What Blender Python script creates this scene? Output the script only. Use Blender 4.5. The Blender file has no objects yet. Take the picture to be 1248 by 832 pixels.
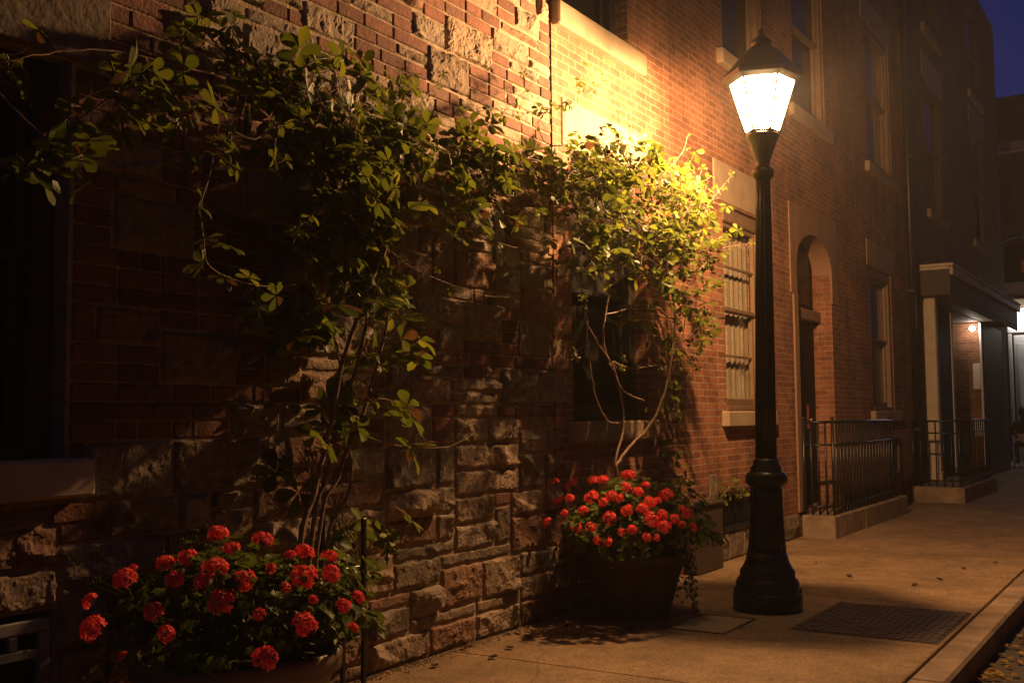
import bpy, math, random
import numpy as np
from mathutils import Vector, Matrix
random.seed(7)
RNG = np.random.default_rng(11)
sc = bpy.context.scene
COL = sc.collection

# ------------------------------------------------------------------ camera
# world axes: X from the house wall (X=0) to the street, Y along the street, Z up
CAMROT = Matrix(((0.8430249, 0.0454572, 0.5359502),
                 (0.5377974, -0.0543622, -0.8413196),
                 (-0.0091086, 0.997486, -0.0702755)))
CAMPOS = Vector((4.1305, 0.0, 1.5))
FPX = 1300.0
cam_d = bpy.data.cameras.new('camera')
cam = bpy.data.objects.new('camera', cam_d)
COL.objects.link(cam)
cam.matrix_world = Matrix.Translation(CAMPOS) @ CAMROT.to_4x4()
cam_d.sensor_width = 36.0
cam_d.lens = 36.0 * FPX / 1248.0
cam_d.clip_end = 2000
cam_d.clip_start = 0.05
sc.camera = cam

def ray(px, py):
    return CAMROT @ Vector(((px - 624) / FPX, -(py - 416) / FPX, -1.0))
def at_x(px, py, X):            # the point of the vertical plane X = const seen there
    r = ray(px, py)
    return CAMPOS + r * ((X - CAMPOS.x) / r.x)
def at_z(px, py, Z):
    r = ray(px, py)
    return CAMPOS + r * ((Z - CAMPOS.z) / r.z)

# ------------------------------------------------------------------ materials
MATS = {}
def nmat(name):
    m = bpy.data.materials.new(name)
    m.use_nodes = True
    nt = m.node_tree
    b = nt.nodes['Principled BSDF']
    return m, nt, b
def N(nt, typ, **kw):
    n = nt.nodes.new(typ)
    for k, v in kw.items():
        setattr(n, k, v)
    return n
def ramp(nt, stops):
    r = nt.nodes.new('ShaderNodeValToRGB')
    el = r.color_ramp.elements
    el[0].position, el[0].color = stops[0][0], (*stops[0][1], 1)
    el[1].position, el[1].color = stops[1][0], (*stops[1][1], 1)
    for p, c in stops[2:]:
        e = el.new(p)
        e.color = (*c, 1)
    return r
def plain(name, c1, c2=None, rough=.6, scale=8., bump=.15, bscale=60., metal=0., coords='Object', detail=6., spec=.5, dist=.01):
    """noise-mottled surface with a fine bump"""
    m, nt, b = nmat(name)
    L = nt.links.new
    tc = N(nt, 'ShaderNodeTexCoord')
    n1 = N(nt, 'ShaderNodeTexNoise')
    n1.inputs['Scale'].default_value = scale
    n1.inputs['Detail'].default_value = detail
    L(tc.outputs[coords], n1.inputs['Vector'])
    c2 = c2 or tuple(x * .6 for x in c1)
    r = ramp(nt, [(.3, c2), (.7, c1)])
    L(n1.outputs['Fac'], r.inputs['Fac'])
    L(r.outputs['Color'], b.inputs['Base Color'])
    b.inputs['Roughness'].default_value = rough
    b.inputs['Metallic'].default_value = metal
    b.inputs['Specular IOR Level'].default_value = spec
    if bump:
        n2 = N(nt, 'ShaderNodeTexNoise')
        n2.inputs['Scale'].default_value = bscale
        n2.inputs['Detail'].default_value = 5.
        L(tc.outputs[coords], n2.inputs['Vector'])
        bp = N(nt, 'ShaderNodeBump')
        bp.inputs['Strength'].default_value = bump
        bp.inputs['Distance'].default_value = dist
        L(n2.outputs['Fac'], bp.inputs['Height'])
        L(bp.outputs['Normal'], b.inputs['Normal'])
    MATS[name] = m
    return m
def emit(name, col, s):
    m = bpy.data.materials.new(name)
    m.use_nodes = True
    nt = m.node_tree
    nt.nodes.clear()
    e = N(nt, 'ShaderNodeEmission')
    e.inputs['Color'].default_value = (*col, 1)
    e.inputs['Strength'].default_value = s
    o = N(nt, 'ShaderNodeOutputMaterial')
    nt.links.new(e.outputs[0], o.inputs['Surface'])
    MATS[name] = m
    return m
def brick(name, c1, c2, mortar, bw=.205, bh=.0675, ms=.0055, bumpd=.006):
    m, nt, b = nmat(name)
    L = nt.links.new
    uv = N(nt, 'ShaderNodeUVMap')
    nz = N(nt, 'ShaderNodeTexNoise'); nz.inputs['Scale'].default_value = 3.; nz.inputs['Detail'].default_value = 4
    L(uv.outputs['UV'], nz.inputs['Vector'])
    # slight waviness of the courses
    mx = N(nt, 'ShaderNodeVectorMath', operation='SUBTRACT'); mx.inputs[1].default_value = (.5, .5, .5)
    L(nz.outputs['Color'], mx.inputs[0])
    sc_ = N(nt, 'ShaderNodeVectorMath', operation='SCALE'); sc_.inputs['Scale'].default_value = .012
    L(mx.outputs[0], sc_.inputs[0])
    ad = N(nt, 'ShaderNodeVectorMath', operation='ADD')
    L(uv.outputs['UV'], ad.inputs[0]); L(sc_.outputs[0], ad.inputs[1])
    br = N(nt, 'ShaderNodeTexBrick')
    br.inputs['Scale'].default_value = 1.
    br.inputs['Brick Width'].default_value = bw
    br.inputs['Row Height'].default_value = bh
    br.inputs['Mortar Size'].default_value = ms
    br.inputs['Mortar Smooth'].default_value = .25
    br.inputs['Bias'].default_value = -.1
    br.inputs['Color1'].default_value = (*c1, 1)
    br.inputs['Color2'].default_value = (*c2, 1)
    br.inputs['Mortar'].default_value = (*mortar, 1)
    L(ad.outputs[0], br.inputs['Vector'])
    n2 = N(nt, 'ShaderNodeTexNoise'); n2.inputs['Scale'].default_value = 1.3; n2.inputs['Detail'].default_value = 7
    L(uv.outputs['UV'], n2.inputs['Vector'])
    r2 = ramp(nt, [(.3, (.55, .52, .5)), (.72, (1.12, 1.1, 1.08))])
    L(n2.outputs['Fac'], r2.inputs['Fac'])
    mu = N(nt, 'ShaderNodeMix', data_type='RGBA', blend_type='MULTIPLY'); mu.inputs[0].default_value = 1
    L(br.outputs['Color'], mu.inputs[6]); L(r2.outputs['Color'], mu.inputs[7])
    n3 = N(nt, 'ShaderNodeTexNoise'); n3.inputs['Scale'].default_value = 26.; n3.inputs['Detail'].default_value = 5
    L(uv.outputs['UV'], n3.inputs['Vector'])
    r3 = ramp(nt, [(.3, (.72, .7, .68)), (.7, (1.15, 1.15, 1.15))])
    L(n3.outputs['Fac'], r3.inputs['Fac'])
    mu2 = N(nt, 'ShaderNodeMix', data_type='RGBA', blend_type='MULTIPLY'); mu2.inputs[0].default_value = 1
    L(mu.outputs[2], mu2.inputs[6]); L(r3.outputs['Color'], mu2.inputs[7])
    mp = N(nt, 'ShaderNodeMapping'); mp.inputs['Scale'].default_value = (4.5, .35, 1)
    L(uv.outputs['UV'], mp.inputs['Vector'])
    n5 = N(nt, 'ShaderNodeTexNoise'); n5.inputs['Scale'].default_value = 1.; n5.inputs['Detail'].default_value = 7
    L(mp.outputs[0], n5.inputs['Vector'])
    r7 = ramp(nt, [(.36, (.6, .57, .55)), (.55, (1, 1, 1))])
    L(n5.outputs['Fac'], r7.inputs['Fac'])
    mu4 = N(nt, 'ShaderNodeMix', data_type='RGBA', blend_type='MULTIPLY'); mu4.inputs[0].default_value = .7
    L(mu2.outputs[2], mu4.inputs[6]); L(r7.outputs['Color'], mu4.inputs[7])
    L(mu4.outputs[2], b.inputs['Base Color'])
    b.inputs['Roughness'].default_value = .85
    h = N(nt, 'ShaderNodeMath', operation='MULTIPLY_ADD')
    n4 = N(nt, 'ShaderNodeTexNoise'); n4.inputs['Scale'].default_value = 60.; n4.inputs['Detail'].default_value = 4
    L(uv.outputs['UV'], n4.inputs['Vector'])
    L(br.outputs['Fac'], h.inputs[0]); h.inputs[1].default_value = -1.
    s4 = N(nt, 'ShaderNodeMath', operation='MULTIPLY'); s4.inputs[1].default_value = .8
    L(n4.outputs['Fac'], s4.inputs[0]); L(s4.outputs[0], h.inputs[2])
    bp = N(nt, 'ShaderNodeBump'); bp.inputs['Strength'].default_value = .8; bp.inputs['Distance'].default_value = bumpd
    L(h.outputs[0], bp.inputs['Height']); L(bp.outputs['Normal'], b.inputs['Normal'])
    MATS[name] = m
    return m
def leafmat(name, c1, c2, trans=.35, rough=.45, aged=False):
    m, nt, b = nmat(name)
    L = nt.links.new
    g = N(nt, 'ShaderNodeNewGeometry')
    r = ramp(nt, [(0., c2), (1., c1)] if not aged else [(.06, (.10, .05, .015)), (1., c1), (.07, c2), (.85, tuple(.5 * (p + q) for p, q in zip(c1, c2)))])
    L(g.outputs['Random Per Island'], r.inputs['Fac'])
    L(r.outputs['Color'], b.inputs['Base Color'])
    b.inputs['Roughness'].default_value = rough
    b.inputs['Specular IOR Level'].default_value = .1
    t = N(nt, 'ShaderNodeBsdfTranslucent')
    hs = N(nt, 'ShaderNodeHueSaturation'); hs.inputs['Value'].default_value = 1.5
    L(r.outputs['Color'], hs.inputs['Color']); L(hs.outputs['Color'], t.inputs['Color'])
    mx = N(nt, 'ShaderNodeMixShader'); mx.inputs[0].default_value = trans
    out = nt.nodes['Material Output']
    L(b.outputs[0], mx.inputs[1]); L(t.outputs[0], mx.inputs[2]); L(mx.outputs[0], out.inputs['Surface'])
    MATS[name] = m
    return m
def glassmat(name, tint=(.02, .018, .016), clear=0.):
    m, nt, b = nmat(name)
    b.inputs['Base Color'].default_value = (*tint, 1)
    b.inputs['Roughness'].default_value = .06
    b.inputs['Specular IOR Level'].default_value = .07
    if clear:
        L = nt.links.new
        t = N(nt, 'ShaderNodeBsdfTransparent')
        gl = N(nt, 'ShaderNodeBsdfGlossy'); gl.inputs['Roughness'].default_value = .04
        mx = N(nt, 'ShaderNodeMixShader'); mx.inputs[0].default_value = .06
        L(t.outputs[0], mx.inputs[1]); L(gl.outputs[0], mx.inputs[2])
        L(mx.outputs[0], nt.nodes['Material Output'].inputs['Surface'])
    MATS[name] = m
    return m

brick('red_brick', (.37, .148, .076), (.20, .078, .045), (.42, .32, .20))
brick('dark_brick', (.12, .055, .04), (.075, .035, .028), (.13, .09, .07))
plain('sandstone', (.33, .25, .165), (.24, .18, .12), rough=.85, scale=5, bump=.25, bscale=45)
plain('dark_stone', (.2, .155, .11), (.11, .085, .06), rough=.9, scale=6, bump=.5, bscale=25, dist=.02)
plain('brown_stone', (.27, .155, .095), (.2, .11, .07), rough=.85, scale=4, bump=.25, bscale=50)
plain('wood_frame', (.20, .13, .075), (.14, .09, .05), rough=.5, scale=10, bump=.1, bscale=80)
plain('dark_frame', (.028, .025, .022), (.018, .016, .014), rough=.5, scale=10, bump=.1)
plain('grey_metal', (.26, .25, .25), (.18, .175, .17), rough=.6, scale=8, bump=.1)
plain('door_paint', (.010, .008, .006), (.007, .005, .004), rough=.6, scale=6, bump=.08, spec=.15)  # dark door, blackened further to carry the shade of its recess
plain('curtain', (.36, .30, .2), (.26, .21, .14), rough=.9, scale=20, bump=.1)
plain('iron', (.012, .012, .013), (.008, .008, .009), rough=.38, scale=20, bump=.15, bscale=90, dist=.004)
plain('lamp_paint', (.010, .010, .010), (.024, .017, .012), rough=.36, scale=9, bump=.3, bscale=70, dist=.004)
plain('cream_paint', (.62, .52, .38), (.5, .41, .3), rough=.55, scale=6, bump=.08)
plain('white_paint', (.8, .78, .74), (.7, .68, .64), rough=.5, scale=6, bump=.05)
plain('canopy_brown', (.07, .05, .04), (.05, .035, .03), rough=.7, scale=6, bump=.1)
plain('black_panel', (.010, .009, .009), (.006, .005, .005), rough=.6, scale=6, bump=.05, spec=.2)
plain('pot_brown', (.20, .135, .095), (.14, .095, .066), rough=.55, scale=7, bump=.12, bscale=40)
plain('pot_dark', (.10, .065, .045), (.06, .04, .028), rough=.6, scale=7, bump=.12, bscale=40)
plain('soil', (.04, .028, .018), (.02, .014, .01), rough=.95, scale=30, bump=.8, bscale=60)
plain('box_paint', (.075, .05, .035), (.055, .036, .026), rough=.6, scale=3, bump=.08)
plain('bark', (.30, .19, .11), (.16, .10, .06), rough=.8, scale=30, bump=.5, bscale=70, dist=.006)
plain('twig_bark', (.32, .22, .13), (.2, .13, .08), rough=.75, scale=30, bump=.3, bscale=90, dist=.004)
plain('brass', (.6, .42, .18), (.5, .34, .14), rough=.3, metal=1., bump=0)
plain('kerb_stone', (.34, .245, .16), (.15, .105, .07), rough=.85, scale=4.5, bump=.3, bscale=70)
plain('asphalt', (.075, .062, .052), (.045, .038, .032), rough=.9, scale=2, bump=.7, bscale=120)
plain('rusty_iron', (.085, .05, .035), (.05, .03, .022), rough=.6, scale=18, bump=.4, bscale=60)
plain('paving_grey', (.26, .26, .27), (.17, .17, .18), rough=.8, scale=1.5, bump=.3, bscale=20)
plain('pebble', (.34, .26, .17), (.2, .15, .10), rough=.9, scale=30, bump=.2)
plain('skin', (.50, .31, .22), (.45, .27, .19), rough=.6, bump=0)
plain('dark_cloth', (.016, .015, .018), (.01, .01, .012), rough=.9, bump=.2)
plain('pale_cloth', (.52, .40, .28), (.42, .31, .22), rough=.9, bump=.2, bscale=30)
plain('pale_wood', (.5, .38, .26), (.4, .3, .2), rough=.6, bump=.1)
plain('hair', (.012, .01, .009), (.008, .007, .006), rough=.7, bump=.2)
plain('roof_slate', (.012, .012, .013), (.008, .008, .009), rough=.8, bump=.1)
plain('orange_paint', (.55, .16, .04), (.45, .13, .03), rough=.5, bump=0)
glassmat('dark_glass')
glassmat('clear_glass', clear=1.)
leafmat('vine_leaf', (.27, .285, .02), (.07, .10, .012), .4, aged=True)
leafmat('ivy_leaf', (.24, .262, .022), (.06, .088, .012), .4, aged=True)
leafmat('geranium_leaf', (.15, .19, .025), (.055, .085, .014), .3)
leafmat('petal', (.98, .17, .14), (.95, .075, .07), .2, .7)
leafmat('fallen', (.40, .26, .07), (.24, .12, .035), .15, .7)
leafmat('dry_leaf', (.12, .07, .03), (.06, .035, .02), .15, .7)
emit('lamp_mantle', (1., .70, .36), 60.)
emit('shop_light', (1., .93, .85), 4.)
emit('globe_light', (1., .86, .68), 90.)
emit('warm_window', (1., .8, .5), .9)

# sidewalk concrete: broad stains, fine grit
def concrete():
    m, nt, b = nmat('concrete')
    L = nt.links.new
    tc = N(nt, 'ShaderNodeTexCoord')
    a = N(nt, 'ShaderNodeTexNoise'); a.inputs['Scale'].default_value = 1.1; a.inputs['Detail'].default_value = 8; a.inputs['Roughness'].default_value = .62
    L(tc.outputs['Object'], a.inputs['Vector'])
    r = ramp(nt, [(.32, (.21, .138, .07)), (.68, (.39, .262, .145))])
    L(a.outputs['Fac'], r.inputs['Fac'])
    c = N(nt, 'ShaderNodeTexNoise'); c.inputs['Scale'].default_value = 85; c.inputs['Detail'].default_value = 3
    L(tc.outputs['Object'], c.inputs['Vector'])
    r2 = ramp(nt, [(.34, (.52, .51, .5)), (.66, (1.2, 1.2, 1.2))])
    L(c.outputs['Fac'], r2.inputs['Fac'])
    mu = N(nt, 'ShaderNodeMix', data_type='RGBA', blend_type='MULTIPLY'); mu.inputs[0].default_value = 1
    L(r.outputs['Color'], mu.inputs[6]); L(r2.outputs['Color'], mu.inputs[7])
    e2 = N(nt, 'ShaderNodeTexNoise'); e2.inputs['Scale'].default_value = 5.5; e2.inputs['Detail'].default_value = 9; e2.inputs['Roughness'].default_value = .7; e2.inputs['Distortion'].default_value = .2
    L(tc.outputs['Object'], e2.inputs['Vector'])
    r5 = ramp(nt, [(.33, (.58, .56, .54)), (.60, (1.08, 1.08, 1.08))])
    L(e2.outputs['Fac'], r5.inputs['Fac'])
    mu5 = N(nt, 'ShaderNodeMix', data_type='RGBA', blend_type='MULTIPLY'); mu5.inputs[0].default_value = .8
    L(mu.outputs[2], mu5.inputs[6]); L(r5.outputs['Color'], mu5.inputs[7])
    mu = mu5
    # dark spots (gum, drips)
    v = N(nt, 'ShaderNodeTexVoronoi'); v.inputs['Scale'].default_value = 2.6
    L(tc.outputs['Object'], v.inputs['Vector'])
    r3 = ramp(nt, [(.035, (.45, .43, .42)), (.06, (1, 1, 1))])
    L(v.outputs['Distance'], r3.inputs['Fac'])
    mu3 = N(nt, 'ShaderNodeMix', data_type='RGBA', blend_type='MULTIPLY'); mu3.inputs[0].default_value = .7
    L(mu.outputs[2], mu3.inputs[6]); L(r3.outputs['Color'], mu3.inputs[7])
    L(mu3.outputs[2], b.inputs['Base Color'])
    b.inputs['Roughness'].default_value = .85
    vc = N(nt, 'ShaderNodeTexVoronoi', feature='DISTANCE_TO_EDGE'); vc.inputs['Scale'].default_value = .27
    wn = N(nt, 'ShaderNodeTexNoise'); wn.inputs['Scale'].default_value = 2.2; wn.inputs['Detail'].default_value = 8
    L(tc.outputs['Object'], wn.inputs['Vector'])
    wa = N(nt, 'ShaderNodeVectorMath', operation='MULTIPLY_ADD'); wa.inputs[1].default_value = (.35, .35, .35)
    L(wn.outputs['Color'], wa.inputs[0]); L(tc.outputs['Object'], wa.inputs[2]); L(wa.outputs[0], vc.inputs['Vector'])
    r6 = ramp(nt, [(.0012, (.35, .33, .3)), (.0028, (1, 1, 1))])
    L(vc.outputs['Distance'], r6.inputs['Fac'])
    mu6 = N(nt, 'ShaderNodeMix', data_type='RGBA', blend_type='MULTIPLY'); mu6.inputs[0].default_value = .6
    L(mu3.outputs[2], mu6.inputs[6]); L(r6.outputs['Color'], mu6.inputs[7]); L(mu6.outputs[2], b.inputs['Base Color'])
    bp = N(nt, 'ShaderNodeBump'); bp.inputs['Strength'].default_value = .5; bp.inputs['Distance'].default_value = .006
    L(c.outputs['Fac'], bp.inputs['Height']); L(bp.outputs['Normal'], b.inputs['Normal'])
    MATS['concrete'] = m
concrete()

def blockmat():
    m, nt, b = nmat('masonry')
    L = nt.links.new
    at = N(nt, 'ShaderNodeAttribute'); at.attribute_name = 'tint'
    tc = N(nt, 'ShaderNodeTexCoord')
    a = N(nt, 'ShaderNodeTexNoise'); a.inputs['Scale'].default_value = 14; a.inputs['Detail'].default_value = 8; a.inputs['Roughness'].default_value = .65
    L(tc.outputs['Object'], a.inputs['Vector'])
    r = ramp(nt, [(.3, (.55, .52, .5)), (.7, (1.25, 1.22, 1.2))])
    L(a.outputs['Fac'], r.inputs['Fac'])
    mu = N(nt, 'ShaderNodeMix', data_type='RGBA', blend_type='MULTIPLY'); mu.inputs[0].default_value = 1
    L(at.outputs['Color'], mu.inputs[6]); L(r.outputs['Color'], mu.inputs[7])
    L(mu.outputs[2], b.inputs['Base Color'])
    b.inputs['Roughness'].default_value = .88
    c = N(nt, 'ShaderNodeTexNoise'); c.inputs['Scale'].default_value = 55; c.inputs['Detail'].default_value = 6
    L(tc.outputs['Object'], c.inputs['Vector'])
    bp = N(nt, 'ShaderNodeBump'); bp.inputs['Strength'].default_value = .6; bp.inputs['Distance'].default_value = .012
    L(c.outputs['Fac'], bp.inputs['Height']); L(bp.outputs['Normal'], b.inputs['Normal'])
    MATS['masonry'] = m
blockmat()

# ------------------------------------------------------------------ object helpers
WOFF = {}                                   # object -> world position of its origin
def tag(o, label=None, cat=None, group=None, kind=None):
    if label: o['label'] = label
    if cat: o['category'] = cat
    if group: o['group'] = group
    if kind: o['kind'] = kind
    return o
def thing(name, label, cat, loc=(0, 0, 0), group=None):
    o = bpy.data.objects.new(name, None)
    o.empty_display_size = .2
    COL.objects.link(o)
    o.location = loc
    WOFF[o.name] = Vector(loc)
    return tag(o, label, cat, group)

class MB:
    def __init__(s):
        s.v = []; s.f = []; s.m = []; s.sm = []; s.n = 0; s.col = None
    def add(s, verts, faces, mi=0, smooth=False):
        s.v.append(np.asarray(verts, float).reshape(-1, 3))
        for f in faces:
            s.f.append(tuple(i + s.n for i in f)); s.m.append(mi); s.sm.append(smooth)
        s.n += len(verts)
        return s
    def box(s, x0, x1, y0, y1, z0, z1, mi=0):
        v = [(x0, y0, z0), (x1, y0, z0), (x1, y1, z0), (x0, y1, z0), (x0, y0, z1), (x1, y0, z1), (x1, y1, z1), (x0, y1, z1)]
        f = [(0, 3, 2, 1), (4, 5, 6, 7), (0, 1, 5, 4), (1, 2, 6, 5), (2, 3, 7, 6), (3, 0, 4, 7)]
        return s.add(v, f, mi)
    def bbox(s, x0, x1, y0, y1, z0, z1, b=.01, mi=0):
        """box with chamfered edges"""
        b = min(b, (x1 - x0) * .45, (y1 - y0) * .45, (z1 - z0) * .45)
        P = []
        for z, i in ((z0, b), (z0 + b, 0), (z1 - b, 0), (z1, b)):
            a0, a1, c0, c1 = x0 + i, x1 - i, y0 + i, y1 - i
            k = b if i == 0 else b * .5
            P += [(a0 + k, c0, z), (a1 - k, c0, z), (a1, c0 + k, z), (a1, c1 - k, z), (a1 - k, c1, z), (a0 + k, c1, z), (a0, c1 - k, z), (a0, c0 + k, z)]
        f = [tuple(range(7, -1, -1)), tuple(range(24, 32))]
        for l in range(3):
            for k in range(8):
                a, b_ = l * 8 + k, l * 8 + (k + 1) % 8
                f.append((a, b_, b_ + 8, a + 8))
        return s.add(P, f, mi)
    def prism(s, poly, axis, a0, a1, mi=0):
        """polygon in the plane across `axis`, extruded a0..a1; axis x: poly (y,z); y: (x,z); z: (x,y)"""
        n = len(poly)
        def mk(p, a):
            return {'x': (a, p[0], p[1]), 'y': (p[0], a, p[1]), 'z': (p[0], p[1], a)}[axis]
        v = [mk(p, a0) for p in poly] + [mk(p, a1) for p in poly]
        f = [tuple(range(n - 1, -1, -1)), tuple(range(n, 2 * n))]
        f += [(i, (i + 1) % n, (i + 1) % n + n, i + n) for i in range(n)]
        return s.add(v, f, mi)
    def lathe(s, prof, c, n=32, mi=0, smooth=True, flute=None, a0=0.):
        """prof: (r,z) list; flute(k, r, z) -> r"""
        v = []
        for (r, z) in prof:
            for k in range(n):
                a = a0 + 2 * math.pi * k / n
                rr = flute(a, r, z) if flute else r
                v.append((c[0] + rr * math.cos(a), c[1] + rr * math.sin(a), c[2] + z))
        f = []
        for i in range(len(prof) - 1):
            for k in range(n):
                a, b = i * n + k, i * n + (k + 1) % n
                f.append((a, b, b + n, a + n))
        f.append(tuple(range(n - 1, -1, -1)))
        f.append(tuple(range((len(prof) - 1) * n, len(prof) * n)))
        return s.add(v, f, mi, smooth)
    def tube(s, pts, radii, n=6, mi=0, smooth=True):
        pts = [Vector(p) for p in pts]
        if not hasattr(radii, '__len__'): radii = [radii] * len(pts)
        v = []; f = []
        t = (pts[1] - pts[0]).normalized()
        ref = Vector((0, 0, 1)) if abs(t.z) < .9 else Vector((1, 0, 0))
        u = t.cross(ref).normalized()
        for i, p in enumerate(pts):
            t = (pts[min(i + 1, len(pts) - 1)] - pts[max(i - 1, 0)]).normalized()
            u = (u - t * u.dot(t)).normalized()
            w = t.cross(u)
            for k in range(n):
                a = 2 * math.pi * k / n
                v.append(p + (u * math.cos(a) + w * math.sin(a)) * radii[i])
        for i in range(len(pts) - 1):
            for k in range(n):
                a, b = i * n + k, i * n + (k + 1) % n
                f.append((a, b, b + n, a + n))
        f.append(tuple(range(n - 1, -1, -1))); f.append(tuple(range(len(pts) * n - n, len(pts) * n)))
        return s.add([tuple(q) for q in v], f, mi, smooth)
    def sphere(s, c, r, nu=14, nv=8, mi=0, sz=1.):
        prof = [(max(1e-4, r * math.sin(math.pi * i / nv)), -r * sz * math.cos(math.pi * i / nv)) for i in range(nv + 1)]
        return s.lathe(prof, c, nu, mi)
    def build(s, name, mats, parent=None, loc=None, **tg):
        V = np.concatenate(s.v)
        if isinstance(mats, str): mats = [mats]
        if parent is not None:
            off = WOFF[parent.name] if loc is None else Vector(loc)
        else:
            off = Vector(loc) if loc is not None else Vector(((V[:, 0].min() + V[:, 0].max()) / 2, (V[:, 1].min() + V[:, 1].max()) / 2, V[:, 2].min()))
        V = V - np.array(off)
        me = bpy.data.meshes.new(name)
        me.from_pydata(V.tolist(), [], s.f)
        for m in mats: me.materials.append(MATS[m])
        me.polygons.foreach_set('material_index', s.m)
        me.polygons.foreach_set('use_smooth', s.sm)
        # planar metre UVs by face normal
        nl = len(me.loops)
        li = np.empty(nl, int); me.loops.foreach_get('vertex_index', li)
        nor = np.empty(len(me.polygons) * 3); me.polygons.foreach_get('normal', nor); nor = np.abs(nor.reshape(-1, 3))
        tot = np.empty(len(me.polygons), int); me.polygons.foreach_get('loop_total', tot)
        ax = np.repeat(nor.argmax(1), tot)
        W = V[li] + np.array(off)
        uv = np.where((ax == 0)[:, None], W[:, [1, 2]], np.where((ax == 1)[:, None], W[:, [0, 2]], W[:, [0, 1]]))
        ul = me.uv_layers.new(name='UVMap')
        ul.data.foreach_set('uv', uv.ravel())
        if s.col is not None:
            ca = me.color_attributes.new('tint', 'FLOAT_COLOR', 'POINT')
            ca.data.foreach_set('color', np.concatenate([np.concatenate(s.col), np.ones((len(V), 1))], 1).ravel())
        me.update()
        o = bpy.data.objects.new(name, me)
        COL.objects.link(o)
        if parent is not None:
            o.parent = parent
            o.location = off - WOFF[parent.name]
        else:
            o.location = off
        WOFF[o.name] = off.copy()
        tag(o, **tg)
        return o

def wall_open(mb, y0, y1, z0, z1, ops, X=0., depth=.25, mi=0):
    """front sheet at X with rectangular openings (ya,yb,za,zb) and their reveals"""
    ys = sorted({y0, y1, *[min(max(v, y0), y1) for o in ops for v in o[:2]]})
    zs = sorted({z0, z1, *[min(max(v, z0), z1) for o in ops for v in o[2:4]]})
    for a, b in zip(ys, ys[1:]):
        for c, d in zip(zs, zs[1:]):
            my, mz = (a + b) / 2, (c + d) / 2
            if any(o[0] < my < o[1] and o[2] < mz < o[3] for o in ops): continue
            mb.add([(X, a, c), (X, b, c), (X, b, d), (X, a, d)], [(0, 1, 2, 3)], mi)
    for o in ops:
        a, b, c, d = o[:4]
        q = X - (o[4] if len(o) > 4 else depth)
        mb.add([(X, a, c), (q, a, c), (q, a, d), (X, a, d)], [(0, 1, 2, 3)], mi)
        mb.add([(X, b, c), (q, b, c), (q, b, d), (X, b, d)], [(3, 2, 1, 0)], mi)
        mb.add([(X, a, d), (q, a, d), (q, b, d), (X, b, d)], [(0, 1, 2, 3)], mi)
        mb.add([(X, a, c), (q, a, c), (q, b, c), (X, b, c)], [(3, 2, 1, 0)], mi)
def shell(mb, y0, y1, z0, z1, back, mi=0, front=0.):
    """the other sides of a house behind its front sheet"""
    mb.add([(front, y0, z0), (back, y0, z0), (back, y0, z1), (front, y0, z1)], [(0, 1, 2, 3)], mi)
    mb.add([(front, y1, z0), (back, y1, z0), (back, y1, z1), (front, y1, z1)], [(3, 2, 1, 0)], mi)
    mb.add([(back, y0, z0), (back, y1, z0), (back, y1, z1), (back, y0, z1)], [(0, 1, 2, 3)], mi)
    mb.add([(front, y0, z1), (front, y1, z1), (back, y1, z1), (back, y0, z1)], [(0, 1, 2, 3)], mi)

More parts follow.
